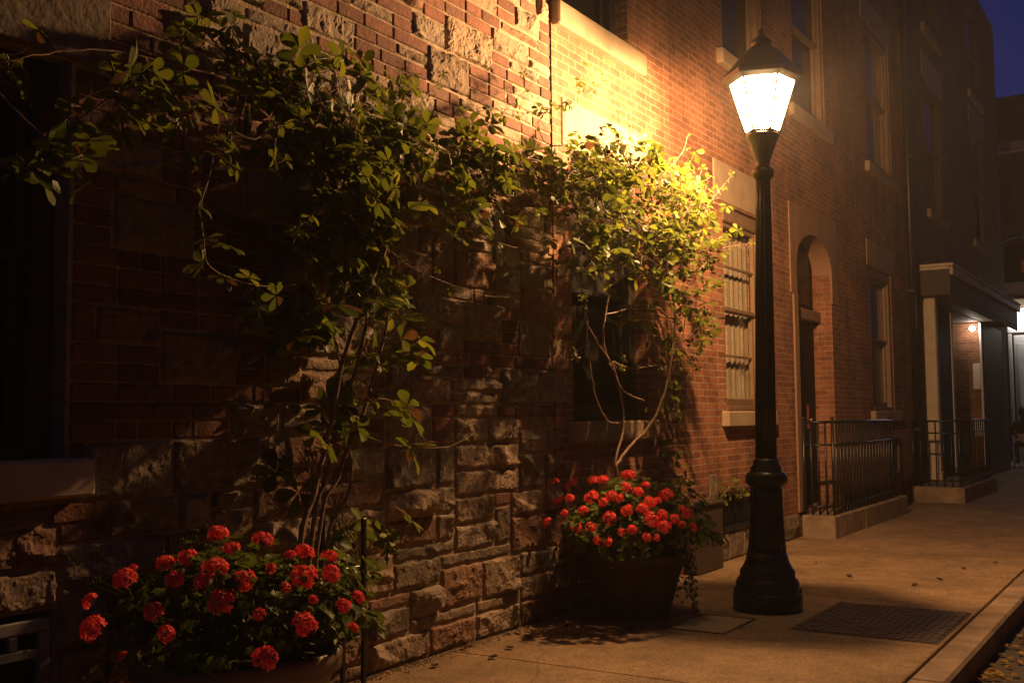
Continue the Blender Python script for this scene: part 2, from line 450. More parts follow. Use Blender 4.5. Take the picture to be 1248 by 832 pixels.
def window(parent, ya, yb, za, zb, rec=.2, frame='wood_frame', curtain=False, pane='dark_glass', sill=None, lintel=None,
           stone='sandstone', fw=.09, bars=0, split=.5, lit=None, sill_h=.17, lstone=None):
    """sash window part with pane, curtain, sill and lintel as sub-parts"""
    mb = MB()
    x1 = -rec; x0 = x1 - .07
    mb.bbox(x0, x1 + .05, ya, ya + fw, za, zb, .012); mb.bbox(x0, x1 + .05, yb - fw, yb, za, zb, .012)
    mb.bbox(x0, x1 + .05, ya + fw, yb - fw, zb - fw * 1.3, zb, .012); mb.bbox(x0, x1 + .06, ya + fw, yb - fw, za, za + .06, .01)
    zm = za + (zb - za) * split
    s = .05
    for (c, d, xo) in ((za + .062, zm + .02, -.035), (zm - .02, zb - fw * 1.3 - .002, 0.)):   # lower sash sits behind the upper
        a, b = ya + fw + .002, yb - fw - .002
        xa, xb = x0 + .03 + xo, x1 + .012 + xo
        mb.bbox(xa, xb, a, a + s, c, d, .006); mb.bbox(xa, xb, b - s, b, c, d, .006)
        mb.bbox(xa, xb, a + s, b - s, d - .045, d, .006); mb.bbox(xa, xb, a + s, b - s, c, c + (.075 if xo else .045), .006)
        for k in range(bars):
            zz = c + .06 + (d - c - .1) * (k + 1) / (bars + 1)
            mb.box(xa + .01, xb - .008, a + s, b - s, zz - .011, zz + .011)
    w = mb.build('window', frame, parent)
    g = MB()
    g.box(x0 - .004 + .018, x0 + .026, ya + fw + .03, yb - fw - .03, zm + .02, zb - fw * 1.3 - .02)
    g.box(x0 - .036 + .018, x0 - .036 + .026, ya + fw + .03, yb - fw - .03, za + .1, zm - .02)
    g.build('pane', pane, w)
    if curtain:
        c = MB()
        ny = 60
        xs = x0 - .052
        P = []
        for i in range(ny + 1):
            y = ya + .02 + (yb - ya - .04) * i / ny
            dx = .014 * math.sin(i * .9) + .008 * math.sin(i * 2.3 + 1) + RNG.uniform(-.006, .006)
            P += [(xs + dx, y, za + .01), (xs + dx * .6, y, zb - .02)]
        c.add(P, [(2 * i, 2 * i + 2, 2 * i + 3, 2 * i + 1) for i in range(ny)], 0, True)
        c.build('curtain', 'curtain', w)
    if lit:
        l = MB(); l.box(x0 - .2, x0 - .18, *lit)
        l.build('lit_room', 'warm_window', w)
    if sill:
        c = MB(); c.bbox(-rec - .05, .075, sill[0], sill[1], za - sill_h, za - .002, .015)
        c.build('sill', stone, w)
    if lintel:
        c = MB(); c.bbox(-rec + .02, .014, lintel[0], lintel[1], lintel[2], lintel[3], .008)
        c.build('lintel', lstone or stone, w)
    return w

# ------------------------------------------------------------------ the ground
def structure(mb, name, mat):
    return mb.build(name, mat, kind='structure')
g = MB(); g.add([(-40, -30, -.3), (60, -30, -.3), (60, 90, -.3), (-40, 90, -.3)], [(0, 1, 2, 3)])
structure(g, 'ground', 'asphalt')
g = MB()
nx, ny = 60, 80
xs = np.linspace(2.9, 11.5, nx); ys = np.linspace(-10, 60, ny)
P = [(x, y, -.15 + .035 * min(1, (x - 2.9) / 4)) for y in ys for x in xs]
g.add(P, [(j * nx + i, j * nx + i + 1, (j + 1) * nx + i + 1, (j + 1) * nx + i) for j in range(ny - 1) for i in range(nx - 1)], 0, True)
structure(g, 'road', 'asphalt')
g = MB()
yy = 5.68 - 1.63 * 8
while yy < 30.9:
    b = min(yy + 1.63, 31.0)
    g.bbox(.0, 2.684, yy + .004, b - .004, -.29, 0, .006)
    yy += 1.63
structure(g, 'sidewalk', 'concrete')
g = MB()
yy = -8.
while yy < 30.9:
    l = 2.4
    g.bbox(2.694, 2.90, yy + .004, min(yy + l, 31) - .004, -.29, .002, .018)
    yy += l
structure(g, 'kerb', 'kerb_stone')
g = MB()
for i in range(-4, 14):
    for j in range(24):
        o = .22 * (j % 2)
        g.bbox(-7 + i * .75 + o, -7 + i * .75 + o + .744, 31.004 + j * .25, 31.004 + j * .25 + .244, -.28, -.004 + random.uniform(-.003, .003), .006)
structure(g, 'side_street_paving', 'paving_grey')

# ------------------------------------------------------------------ stone house (near, left)
def vnoise(y, z, scale, seed):
    """value noise on a hashed lattice"""
    y = y * scale; z = z * scale
    iy = np.floor(y).astype(int); iz = np.floor(z).astype(int)
    fy = y - iy; fz = z - iz
    fy = fy * fy * (3 - 2 * fy); fz = fz * fz * (3 - 2 * fz)
    def h(a, b):
        n = (a * 374761393 + b * 668265263 + seed * 974711) & 0x7fffffff
        n = ((n ^ (n >> 13)) * 1274126177) & 0x7fffffff
        return ((n ^ (n >> 16)) & 0xffff) / 65535.
    return (h(iy, iz) * (1 - fy) + h(iy + 1, iz) * fy) * (1 - fz) + (h(iy, iz + 1) * (1 - fy) + h(iy + 1, iz + 1) * fy) * fz

sh = thing('stone_house', 'near house of rough rock-faced stone mixed with red brick, behind the left vine', 'house', (0, 4.7, 0))
AY0, AY1, AZ = .4, 7.1, 9.2
winA = (1.5, 2.88, 1.34, 3.10)
winA2 = (1.5, 2.88, 4.9, 6.9)
basA = (1.6, 2.84, -.02, .70)
mb = MB(); mb.col = []
ops = [winA + (.2,), winA2 + (.2,), basA + (.2,)]
wall_open(mb, AY0, AY1, -.1, AZ, ops, X=-.018, mi=0)
shell(mb, AY0, AY1, -.1, AZ, -6., front=-.018)
nbase = mb.n
mb.col.append(np.tile((.36, .28, .19), (nbase, 1)))

DY, DZ = .04, .088
AYF = 7.34
NY, NZ = int((AYF - 1.0) / DY), 62
def fill_masonry():
    Y0 = AYF - NY * DY
    occ = np.zeros((NZ, NY), bool)
    occ[int(3.6 / DZ):, NY - 6:] = True; occ[int(1.28 / DZ):int(1.5 / DZ), NY - 2:] = True
    for (a, b, c, d) in ((winA[0] - .1, winA[1] + .1, winA[2] - .17, winA[2]), (winA[0] - .12, winA[1] + .18, winA[3], winA[3] + .36), winA, basA, winA2, (winA2[0], winA2[1] + .1, winA2[2] - .17, winA2[2])):
        occ[max(0, int(round(c / DZ))):int(round(d / DZ)), max(0, int(round((a - Y0) / DY))):int(round((b - Y0) / DY))] = True
    out = []
    for r in range(NZ):
        c = 0
        while c < NY:
            if occ[r, c]: c += 1; continue
            run = 0
            while c + run < NY and not occ[r, c + run] and run < 24: run += 1
            y = Y0 + c * DY; z = r * DZ
            # where rock-faced stone prevails
            if z < 1.15 and y > 3.0: p = .97
            elif z < 1.25: p = .80
            elif y < 3.85 and z < 3.2: p = .05
            elif y < 4.6 and z < 3.1: p = .35
            elif z > 3.4: p = .30
            elif z > 2.9: p = .45
            else: p = .62
            if z < .5: p = max(p, .93)
            stone = random.random() < p
            if stone:
                h = random.choice([2, 2, 2, 3, 1] if z < 1.4 else [1, 2, 2, 1, 3])
                w = random.randint(7, 15) if h > 1 else random.randint(8, 16)
                if z < 1.2 and random.random() < .6: w += random.randint(3, 6)
                w = max(w, int(4.2 * h))
            else:
                h = 1; w = random.choice([5, 6, 6, 6, 7, 3])
            w = min(w, run)
            if run - w < 4 and run < 24: w = run
            # shrink while upper rows are taken
            while h > 1 and (r + h > NZ or occ[r:r + h, c:c + w].any()): h -= 1
            occ[r:r + h, c:c + w] = True
            out.append((stone, y, z, w * DY, h * DZ))
            c += w
    return out
def rock(y, z, w, h, k):
    res = .0125 if z < 4.2 else .02
    ny_, nz_ = max(4, int(w / res)), max(3, int(h / res))
    m = .009
    u = np.linspace(0, 1, ny_ + 1); v = np.linspace(0, 1, nz_ + 1)
    U, V = np.meshgrid(u, v)
    Y = y + m + U * (w - 2 * m); Z = z + m + V * (h - 2 * m)
    e = np.minimum(np.minimum(U * w, (1 - U) * w), np.minimum(V * h, (1 - V) * h))
    e = e + (vnoise(Y, Z, 30, k) - .5) * .016 + (vnoise(Y, Z, 11, k + 5) - .5) * .014
    edge = np.clip(e / (.016 + .016 * vnoise(Y, Z, 9, k + 3)), 0, 1)
    edge = edge * (2 - edge)
    # split faces: the lower of a few leaning planes
    F = np.full(U.shape, 9.)
    for _ in range(random.randint(5, 9)):
        cy, cz = random.uniform(0, w), random.uniform(0, h)
        F = np.minimum(F, random.uniform(.04, .085) + (U * w - cy) * random.uniform(-.42, .42) + (V * h - cz) * random.uniform(-.65, .65))
    F = np.clip(F, .014, .09)
    F = F + (vnoise(Y, Z, 13, k + 7) - .5) * .012 + (vnoise(Y, Z, 30, k + 11) - .5) * .010 + (vnoise(Y, Z, 75, k + 13) - .5) * .009
    rel = 1.0 if h > .1 else .6
    if h > .2: rel = 1.15
    X = -.014 + edge * np.maximum(F, .012) * rel
    # wobbly outline
    border = (U == 0) | (U == 1) | (V == 0) | (V == 1)
    X[border] = -.022
    Y = Y + (vnoise(Y, Z, 16, k + 17) - .5) * .012; Z = Z + (vnoise(Y, Z, 16, k + 19) - .5) * .012
    P = np.stack([X, Y, Z], -1).reshape(-1, 3)
    a = np.arange(nz_)[:, None] * (ny_ + 1) + np.arange(ny_)[None, :]
    a = a.ravel()
    F4 = np.stack([a, a + 1, a + ny_ + 2, a + ny_ + 1], 1)
    return P, F4.tolist()
for k, (stone, y, z, w, h) in enumerate(fill_masonry()):
    if stone:
        P, F4 = rock(y, z, w, h, k)
        mb.add(P, F4, 0, False)
        t = random.random()
        c = np.array((.28, .222, .16)) * (.68 + .5 * t) * (1 + np.array((.06, 0, -.06)) * random.uniform(-1, 1))
        if random.random() < .18: c = np.array((.24, .14, .09))
        mb.col.append(np.tile(c, (len(P), 1)))
    else:
        n0 = mb.n
        m_ = .005
        mb.bbox(-.03, random.uniform(-.012, -.005), y + m_, y + w - m_, z + m_ + random.uniform(-.001, .001), z + h - m_, .006)
        c = np.array((.19, .080, .052)) * random.uniform(.55, 1.2)
        if random.random() < .12: c = np.array((.16, .08, .055))
        mb.col.append(np.tile(c, (mb.n - n0, 1)))
mb.build('wall', 'masonry', sh)
window(sh, *winA, rec=.16, frame='dark_frame', sill=(1.4, 2.98), lintel=(1.4, 3.06, 3.105, 3.46), fw=.12, split=.5, lstone='dark_stone', stone='cream_paint')  # lintel stone darkened for the vine's shadow, sill paled against the shade
window(sh, *winA2, rec=.16, frame='dark_frame', sill=(1.4, 2.98), fw=.12)
b = MB()                                    # basement window with a grey metal guard
b.bbox(-.2, -.12, basA[0], basA[1], basA[2], basA[3] - .002, .01)
bw = b.build('basement_window', 'dark_frame', sh)
b = MB()
a0, a1, z1 = basA[0] + .05, basA[1] - .01, basA[3] - .03
b.bbox(-.05, -.01, a0, a1, z1 - .055, z1, .006)
b.bbox(-.05, -.01, a1 - .055, a1, .0, z1 - .057, .006); b.bbox(-.05, -.01, a0, a0 + .055, .0, z1 - .057, .006)
b.bbox(-.05, -.01, a0 + .057, a1 - .057, z1 - .16, z1 - .12, .005)
for q in (.24, .5, .76):
    yq = a0 + (a1 - a0) * q
    b.bbox(-.045, -.015, yq - .022, yq + .022, .0, z1 - .162, .005)
b.bbox(-.044, -.012, a1 - .19, a1 - .15, z1 - .118, z1 - .057, .004)
b.build('guard_grille', 'grey_metal', bw)

# ------------------------------------------------------------------ brick row house
rh = thing('brick_row_house', 'tall red brick row house with stone lintels behind the street lamp', 'house', (0, 13.3, 0))
BY0, BY1, BZ = 7.1, 19.5, 12.5
W1 = (7.38, 8.76, 1.46, 3.62); W1U = (7.10 + .03, 8.46, 4.78, 6.9)
W2 = (10.67, 11.98, 1.54, 3.74); W2U = (10.75, 12.05, 5.42, 7.7)
DR = (13.12, 14.67, .30, 3.86); DRU = (13.2, 14.6, 5.42, 7.7)
W3 = (16.76, 18.15, 1.54, 3.76); W3U = (16.9, 18.5, 5.42, 7.7)
BG = (10.42, 11.42, .36, .66); BG2 = (17.6, 18.3, .55, 1.05)
ups = [(a, b, 8.9, 11.0) for (a, b) in ((7.3, 8.5), (10.75, 12.05), (13.2, 14.6), (16.9, 18.5))]
mb = MB()
ops = [W1 + (.22,), W1U + (.22,), W2 + (.22,), W2U + (.22,), DR + (.26,), DRU + (.22,), W3 + (.25,), W3U + (.22,), BG + (.1,), BG2 + (.12,)] + [u + (.22,) for u in ups]
wall_open(mb, BY0, BY1, -.1, BZ, ops)
shell(mb, BY0 + .004, BY1 - .004, -.1, BZ, -6.)
mb.build('wall', 'red_brick', rh)
window(rh, *W1, rec=.17, frame='dark_frame', sill=(7.28, 8.84), lintel=(7.24, 8.91, 3.64, 4.03), fw=.1)
window(rh, *W1U, rec=.17, frame='dark_frame', sill=(7.105, 8.71), fw=.1, sill_h=.2)
window(rh, *W2, rec=.09, curtain=True, pane='clear_glass', sill=(10.53, 12.1), lintel=(10.42, 12.24, 3.76, 4.19), fw=.12, bars=1)
window(rh, *W2U, rec=.065, frame='wood_frame', sill=(10.6, 12.2), lintel=(10.5, 12.3, 7.72, 8.1))
window(rh, *DRU, rec=.065, frame='wood_frame', sill=(13.0, 14.8), lintel=(12.95, 14.85, 7.72, 8.1))
window(rh, *W3, rec=.065, curtain=True, pane='clear_glass', sill=(16.6, 18.35), lintel=(16.62, 18.45, 3.78, 4.19), fw=.12, lit=None)
window(rh, *W3U, rec=.065, frame='wood_frame', curtain=True, pane='clear_glass', sill=(16.72, 18.72), lintel=(16.7, 18.7, 7.72, 8.1))
for u in ups:
    window(rh, *u, rec=.065, frame='dark_frame', sill=(u[0] - .15, u[1] + .15))
# arched stone head and jamb strip round the door
d = MB()
ac, ar, zs = (DR[0] + DR[1]) / 2, (DR[1] - DR[0]) / 2 - .004, 3.40
pl = [(12.88, 3.30), (12.88, 4.15), (14.97, 4.15), (14.97, 3.30), (DR[1] - .004, 3.30)]
pl += [(ac + ar * math.cos(t), zs + .44 * math.sin(t)) for t in np.linspace(0, math.pi, 17)]
pl += [(DR[0] + .004, 3.30)]
# built as strips so that the concave outline stays valid
top = 4.15
arch = [(ac - ar * math.cos(t), zs + .44 * math.sin(t)) for t in np.linspace(0, math.pi, 25)]
for (p, q) in zip(arch, arch[1:]):
    d.prism([(p[0], p[1]), (q[0], q[1]), (q[0], top), (p[0], top)], 'x', -.255, .016)
d.bbox(-.02, .016, 12.88, DR[0] + .004, 3.0, top, .004); d.bbox(-.02, .016, DR[1] - .004, 14.97, 3.0, top, .004)
d.bbox(-.06, .022, 12.96, DR[0] + .012, .3, 2.996, .006)
surround = d.build('door_surround', 'brown_stone', rh)
d = MB()
d.bbox(-.32, -.26, DR[0] + .01, DR[1] - .01, .31, 2.74, .006)
for (a, b) in ((DR[0] + .2, ac - .08), (ac + .08, DR[1] - .2)):
    for (c, e) in ((.55, 1.25), (1.4, 2.6)):
        d.bbox(-.262, -.245, a, b, c, e, .01)
d.bbox(-.34, -.262, DR[0] + .01, DR[1] - .01, 2.9, 3.86, .004)
dr = d.build('door', 'door_paint', rh)
d = MB(); d.sphere((-.20, DR[1] - .42, 1.42), .03); d.bbox(-.252, -.242, DR[1] - .47, DR[1] - .37, 1.3, 1.62, .006)
d.build('door_handle', 'brass', dr)
d = MB(); d.bbox(-.33, -.15, DR[0] + .01, DR[1] - .01, 2.745, 2.895, .012)
d.build('transom_bar', 'brown_stone', dr)
d = MB(); d.bbox(-.258, -.25, DR[0] + .18, DR[1] - .18, 2.98, 3.7, .002)
d.build('fanlight_pane', 'dark_glass', dr)
# basement grilles, downpipe
for (q, nb) in ((BG, 14), (BG2, 8)):
    d = MB()
    a, b, c, e = q
    d.bbox(-.1, -.085, a, b, c, e, .002)
    d.bbox(-.05, .03, a - .05, b + .05, c - .06, c, .01); d.bbox(-.05, .03, a - .05, b + .05, e, e + .05, .01)
    d.bbox(-.05, .03, a - .05, a - .001, c + .002, e - .002, .01); d.bbox(-.05, .03, b + .001, b + .05, c + .002, e - .002, .01)
    for i in range(nb):
        y = a + (b - a) * (i + .5) / nb
        d.bbox(-.03, -.012, y - .011, y + .011, c + .001, e - .001, .003)
    d.build('basement_grille', 'iron', rh)
d = MB(); P, F4 = None, None
for i, (a, b, c, e) in enumerate(((10.13, 10.62, 0, .30), (10.63, 11.05, 0, .29), (11.06, 11.5, 0, .30), (11.51, 12.1, 0, .30), (12.11, 12.86, 0, .3), (10.13, 10.36, .31, .6))):
    P, F4 = rock(a, c, b - a, e, 900 + i)
    P[:, 0] = P[:, 0] * .5 + .012
    d.add(P, F4)
d.build('foundation_stones', 'dark_stone', rh)
d = MB(); d.tube([(.07, 19.42, .1), (.07, 19.42, 12.3)], .055, 10)
for z in (1.2, 3.6, 6., 8.4, 10.8): d.bbox(-.0, .135, 19.34, 19.5, z, z + .05, .01)
d.build('downpipe', 'iron', rh)

# ------------------------------------------------------------------ corner building with the canopy entrance
cb = thing('corner_building', 'dark brick corner building with a canopy entrance beyond the row house', 'building', (0, 25, 0))
CY0, CY1, CZ = 19.5, 30.9, 11.9
CA = (21.5, 23.0, 5.4, 7.95); CB = (26.6, 28.3, 5.5, 8.2)
CA3 = (21.5, 23.0, 9.05, 11.3); CB3 = (26.6, 28.3, 9.05, 11.3)
PORCH = (20.55, 30.3, .28, 3.62)
mb = MB()
wall_open(mb, CY0, CY1, -.1, CZ, [CA + (.22,), CB + (.22,), CA3 + (.22,), CB3 + (.22,), PORCH + (1.6,)])
shell(mb, CY0 + .004, CY1, -.1, CZ, -6.)
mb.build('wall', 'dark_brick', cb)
window(cb, *CA, rec=.065, frame='dark_frame', sill=(21.3, 23.2), lintel=(21.25, 23.25, 7.97, 8.5))
window(cb, *CB, rec=.065, frame='dark_frame', sill=(26.4, 28.5), lintel=(26.4, 28.5, 8.22, 8.75))
window(cb, *CA3, rec=.065, frame='dark_frame', sill=(21.3, 23.2))
window(cb, *CB3, rec=.065, frame='dark_frame', sill=(26.4, 28.5))
d = MB()
d.box(-1.62, -1.598, PORCH[0], PORCH[1], PORCH[2], PORCH[3])
d.box(-1.59, -.01, 20.56, 20.6, .3, 3.6); d.box(-.06, -.01, 21.3, 23.24, .29, 3.6)
d.box(-1.58, -.004, 27.3, 30.28, .29, 3.61)
d.build('dark_panelling', 'black_panel', cb)
d = MB(); d.box(-1.59, -.02, 27.06, 27.29, .29, 3.6); d.build('porch_wall', 'red_brick', cb)
d = MB(); d.bbox(-.06, .19, 20.72, 20.95, .29, 3.62, .02); d.bbox(-.08, .21, 20.70, 20.97, .265, .42, .02); d.build('door_jamb', 'cream_paint', cb)
for q in ((-.06, .01, 23.25, 23.42), (-.04, .012, 26.93, 27.02)):
    d = MB(); d.bbox(*q, .29, 3.6, .01); d.build('porch_post', 'white_paint', cb)
d = MB(); d.sphere((-.16, 26.80, 3.46), .065); d.build('porch_globe_light', 'globe_light', cb)
for q in ((-.22, -.06, 27.045, 27.057, 2.05, 2.65), (-.24, -.04, 27.045, 27.057, .95, 1.35)):
    d = MB(); d.bbox(*q, .004); d.build('wall_notice', 'white_paint', cb)
cn = MB()                                   # the flat canopy over the entrance
cn.bbox(.0, .52, 20.42, 29.2, 3.63, 4.14, .01)
can = cn.build('canopy', 'canopy_brown', cb)
cn = MB()
cn.bbox(.0, .60, 20.34, 29.3, 4.145, 4.20, .012); cn.bbox(.525, .585, 20.36, 29.27, 3.98, 4.143, .02); cn.bbox(.0, .522, 20.36, 20.415, 4.09, 4.143, .01)
cn.build('canopy_trim', 'cream_paint', can)
cn = MB()
for k in range(44):
    y = 20.45 + k * .2
    cn.prism([(y, 3.628), (y + .19, 3.628), (y + .15, 3.54), (y + .095, 3.51), (y + .04, 3.54)], 'x', .49, .51)
cn.build('canopy_valance', 'canopy_brown', can)

# ------------------------------------------------------------------ building across the side street
fb = thing('shop_building', 'far dark building with a lit white shopfront across the side street', 'building', (0, 36, 0))
mb = MB()
mb.box(-8, 2.2, 36, 44, -.3, 11.0)
mb.build('wall', 'dark_brick', fb)
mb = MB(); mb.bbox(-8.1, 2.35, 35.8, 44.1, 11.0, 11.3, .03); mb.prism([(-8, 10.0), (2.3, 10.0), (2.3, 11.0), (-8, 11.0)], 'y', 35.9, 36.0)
mb.build('roof', 'roof_slate', fb)
mb = MB(); mb.bbox(-8, 2.3, 35.75, 35.99, 9.54, 9.86, .03); mb.build('cornice', 'sandstone', fb)
mb = MB(); mb.bbox(-8, 2.25, 35.85, 35.99, 4.72, 4.98, .02); mb.build('string_course', 'sandstone', fb)
mb = MB(); mb.bbox(-.16, .95, 35.92, 35.99, 6.3, 8.9, .02); uw = mb.build('window', 'dark_frame', fb)
mb = MB(); mb.bbox(.12, .8, 35.90, 35.925, 6.5, 8.7, .01); mb.build('pane', 'dark_glass', uw)
mb = MB(); mb.bbox(-.62, 2.0, 35.9, 35.99, 3.93, 4.70, .02); tw = mb.build('shop_window', 'white_paint', fb)
mb = MB(); mb.bbox(-.52, 1.9, 35.35, 35.898, 4.0, 4.62, .06); mb.build('lit_transom_box', 'shop_light', tw)  # lit transom, pushed out as a glowing box to light the door below
mb = MB()
mb.bbox(-.60, -.50, 35.88, 35.99, 0, 3.9, .01); mb.bbox(-.44, .6, 35.90, 35.99, 0, 3.85, .01)
mb.bbox(-.36, .5, 35.88, 35.91, .25, 1.5, .02); mb.bbox(-.36, .5, 35.88, 35.91, 1.7, 3.6, .02)
mb.build('door', 'white_paint', fb)

sg = thing('hanging_shop_sign', 'black hanging shop sign with orange lettering on a curved bracket', 'sign', (0, 34.6, 5.2))
mb = MB(); mb.bbox(-.44, .9, 34.56, 34.64, 5.32, 6.42, .02); mb.build('board', 'black_panel', sg)
mb = MB()
mb.tube([(-.62, 34.6, 5.4), (-.62, 34.6, 6.2), (-.55, 34.6, 6.5), (-.35, 34.6, 6.66), (-.1, 34.6, 6.7), (1.0, 34.6, 6.7), (1.2, 35.4, 6.7), (1.2, 36, 6.7)], .035, 8)
mb.tube([(0, 34.6, 6.68), (0, 34.6, 6.40)], .02, 6); mb.tube([(.7, 34.6, 6.68), (.7, 34.6, 6.40)], .02, 6)
mb.build('bracket', 'iron', sg)
mb = MB()
for (a, b, c, e) in ((.02, .09, 5.62, 5.98), (.092, .24, 5.91, 5.98), (.092, .2, 5.77, 5.83), (.092, .24, 5.62, 5.69)):
    mb.bbox(a, b, 34.545, 34.558, c, e, .004)
mb.build('lettering', 'orange_paint', sg)

# ------------------------------------------------------------------ the row across the street (shuts in the street, seen in the window glass)
ob = thing('opposite_house', 'dark brick row across the street from the stone house', 'house', (12.2, 10, -.1))
mb = MB(); mb.box(12.2, 19, -25, 45, -.3, 10.5); mb.build('wall', 'dark_brick', ob)
mb = MB(); mb.bbox(11.9, 12.19, -25, 45, 10.0, 10.5, .04); mb.build('cornice', 'sandstone', ob)
structure(MB().bbox(11.5, 12.19, -25, 45, -.29, .0, .015), 'far_sidewalk', 'concrete')

# ------------------------------------------------------------------ stoops and railings
def stoop(name, label, y0, y1, xa, h, cuts):
    t = thing(name, label, 'stoop', (xa / 2, (y0 + y1) / 2, 0))
    mb = MB()
    ys = [y0] + cuts + [y1]
    for a, b in zip(ys, ys[1:]):
        mb.bbox(.03, xa, a + .002, b - .002, -.02, h, .018)
    mb.build('stone_base', 'kerb_stone', t)
    return t
stoop('stone_stoop', 'low stone stoop in front of the arched door', 12.98, 16.85, .44, .27, [14.4])
stoop('stone_stoop', 'low stone stoop under the canopy entrance', 19.0, 22.4, .88, .26, [20.6])
def railing(label, pts, zb, zt, n_each, scroll=False, mid=None):
    t = thing('iron_railing', label, 'railing', (pts[0][0], pts[0][1], zb))
    for (p, q), n in zip(zip(pts, pts[1:]), n_each):
        p = Vector((*p, 0)); q = Vector((*q, 0))
        for z, r in ((zt, .021), (zb + .10, .015)) + (((mid, .014),) if mid else ()):
            mb = MB(); mb.tube([(p.x, p.y, z), (q.x, q.y, z)], r, 6); mb.build('rail', 'iron', t)
        for i in range(n):
            s = p.lerp(q, i / n)
            r = .02 if i == 0 else .0125
            mb = MB(); mb.tube([(s.x, s.y, zb), (s.x, s.y, zt + (.03 if i == 0 else 0))], r, 6)
            if i == 0: mb.sphere((s.x, s.y, zt + .045), .027, 8, 6)
            mb.build('post' if i == 0 else 'baluster', 'iron', t)
    s = pts[-1]
    mb = MB(); mb.tube([(s[0], s[1], zb), (s[0], s[1], zt + .03)], .018, 6); mb.sphere((s[0], s[1], zt + .045), .027, 8, 6); mb.build('post', 'iron', t)
    return t
railing('black iron railing round the stoop of the arched door', [(.06, 13.05), (.39, 13.15), (.38, 16.2)], .27, 1.40, [4, 19], mid=1.12)
railing('black iron railing round the canopy entrance stoop', [(.05, 19.15), (.80, 19.1), (.80, 22.2)], .26, 1.36, [6, 14], mid=1.16)

# ------------------------------------------------------------------ street lamp
LX, LY = 1.285, 8.11
lp = thing('street_lamp', 'lit black fluted street lamp with a six-sided lantern on the sidewalk', 'street lamp', (LX, LY, 0))
mb = MB()
def fl(n, d):
    return lambda a, r, z: r * (1 - d * (abs(math.sin(a * n / 2)) ** .7))
base = [(.262, 0), (.264, .12), (.25, .135), (.238, .15), (.24, .21), (.228, .235), (.21, .25), (.208, .30), (.188, .325), (.178, .345), (.162, .38), (.150, .44)]
mb.lathe(base, (LX, LY, 0), 96)
mb.lathe([(.150, .44), (.142, .52), (.132, .66), (.124, .82), (.121, .93)], (LX, LY, 0), 96, flute=fl(14, .07))
mb.lathe([(.121, .93), (.13, .94), (.158, .97), (.162, 1.0), (.158, 1.03), (.135, 1.05), (.122, 1.06), (.12, 1.09), (.104, 1.105), (.098, 1.14), (.082, 1.16)], (LX, LY, 0), 64)
base_o = mb.build('base', 'lamp_paint', lp)
for k in range(6):
    a = k * math.pi / 3 + .4
    mb = MB(); mb.lathe([(.016, 0), (.016, .012), (.010, .016), (.010, .03), (.002, .033)], (LX + .246 * math.cos(a), LY + .246 * math.sin(a), .138), 6, smooth=False)
    mb.build('bolt', 'rusty_iron', base_o)
mb = MB()
mb.lathe([(.084, 1.16), (.08, 1.6), (.072, 2.4), (.062, 3.1), (.058, 3.36)], (LX, LY, 0), 96, flute=fl(12, .13))
mb.build('shaft', 'lamp_paint', lp)
mb = MB()
mb.lathe([(.058, 3.36), (.07, 3.37), (.084, 3.385), (.088, 3.41), (.084, 3.435), (.068, 3.45), (.055, 3.46), (.056, 3.50), (.066, 3.53), (.074, 3.56), (.088, 3.60), (.104, 3.645), (.12, 3.68), (.132, 3.70), (.133, 3.722)], (LX, LY, 0), 48)
mb.build('collar', 'lamp_paint', lp)
view = math.atan2(-LY, CAMPOS.x - LX)        # towards the camera on the ground plan
A0 = view + math.radians(27)
hexp = lambda r, z, k: (LX + r * math.cos(A0 + k * math.pi / 3), LY + r * math.sin(A0 + k * math.pi / 3), z)
ZB, ZT, RB, RT = 3.735, 4.15, .130, .262
mb = MB()
for k in range(6):
    mb.tube([hexp(RB, ZB - .01, k), hexp(RT, ZT, k)], .0085, 6)
    mb.tube([hexp(RB, ZB, k), hexp(RB, ZB, k + 1)], .012, 6); mb.tube([hexp(RT, ZT, k), hexp(RT, ZT, k + 1)], .012, 6)
lan = mb.build('lantern', 'lamp_paint', lp)
gm, gnt, gb = nmat('lantern_glass'); MATS['lantern_glass'] = gm
gl_t = N(gnt, 'ShaderNodeBsdfTransparent'); gl_t.inputs['Color'].default_value = (1, .97, .92, 1)
gl_e = N(gnt, 'ShaderNodeEmission'); gl_e.inputs['Color'].default_value = (1., .62, .27, 1); gl_e.inputs['Strength'].default_value = 72.
gl_a = N(gnt, 'ShaderNodeAddShader')
gnt.links.new(gl_t.outputs[0], gl_a.inputs[0]); gnt.links.new(gl_e.outputs[0], gl_a.inputs[1]); gnt.links.new(gl_a.outputs[0], gnt.nodes['Material Output'].inputs['Surface'])
for k in range(6):
    mb = MB()
    i = .985
    mb.add([hexp(RB * i, ZB, k), hexp(RB * i, ZB, k + 1), hexp(RT * i, ZT, k + 1), hexp(RT * i, ZT, k)], [(0, 1, 2, 3)])
    mb.build('pane', 'lantern_glass', lan)
mb = MB()
prof = [(.27, 4.135), (.318, 4.165), (.322, 4.20), (.30, 4.225), (.25, 4.27), (.19, 4.34), (.135, 4.405), (.09, 4.43), (.075, 4.44)]
for (r0, z0), (r1, z1) in zip(prof, prof[1:]):
    for k in range(6):
        mb.add([hexp(r0, z0, k), hexp(r0, z0, k + 1), hexp(r1, z1, k + 1), hexp(r1, z1, k)], [(0, 1, 2, 3)])
mb.add([hexp(.075, 4.44, k) for k in range(6)], [tuple(range(6))])
mb.lathe([(.05, 4.43), (.085, 4.45), (.085, 4.475), (.06, 4.5), (.035, 4.52), (.022, 4.54), (.028, 4.555), (.02, 4.58), (.003, 4.6)], (LX, LY, 0), 24)
mb.build('lantern_roof', 'lamp_paint', lan)
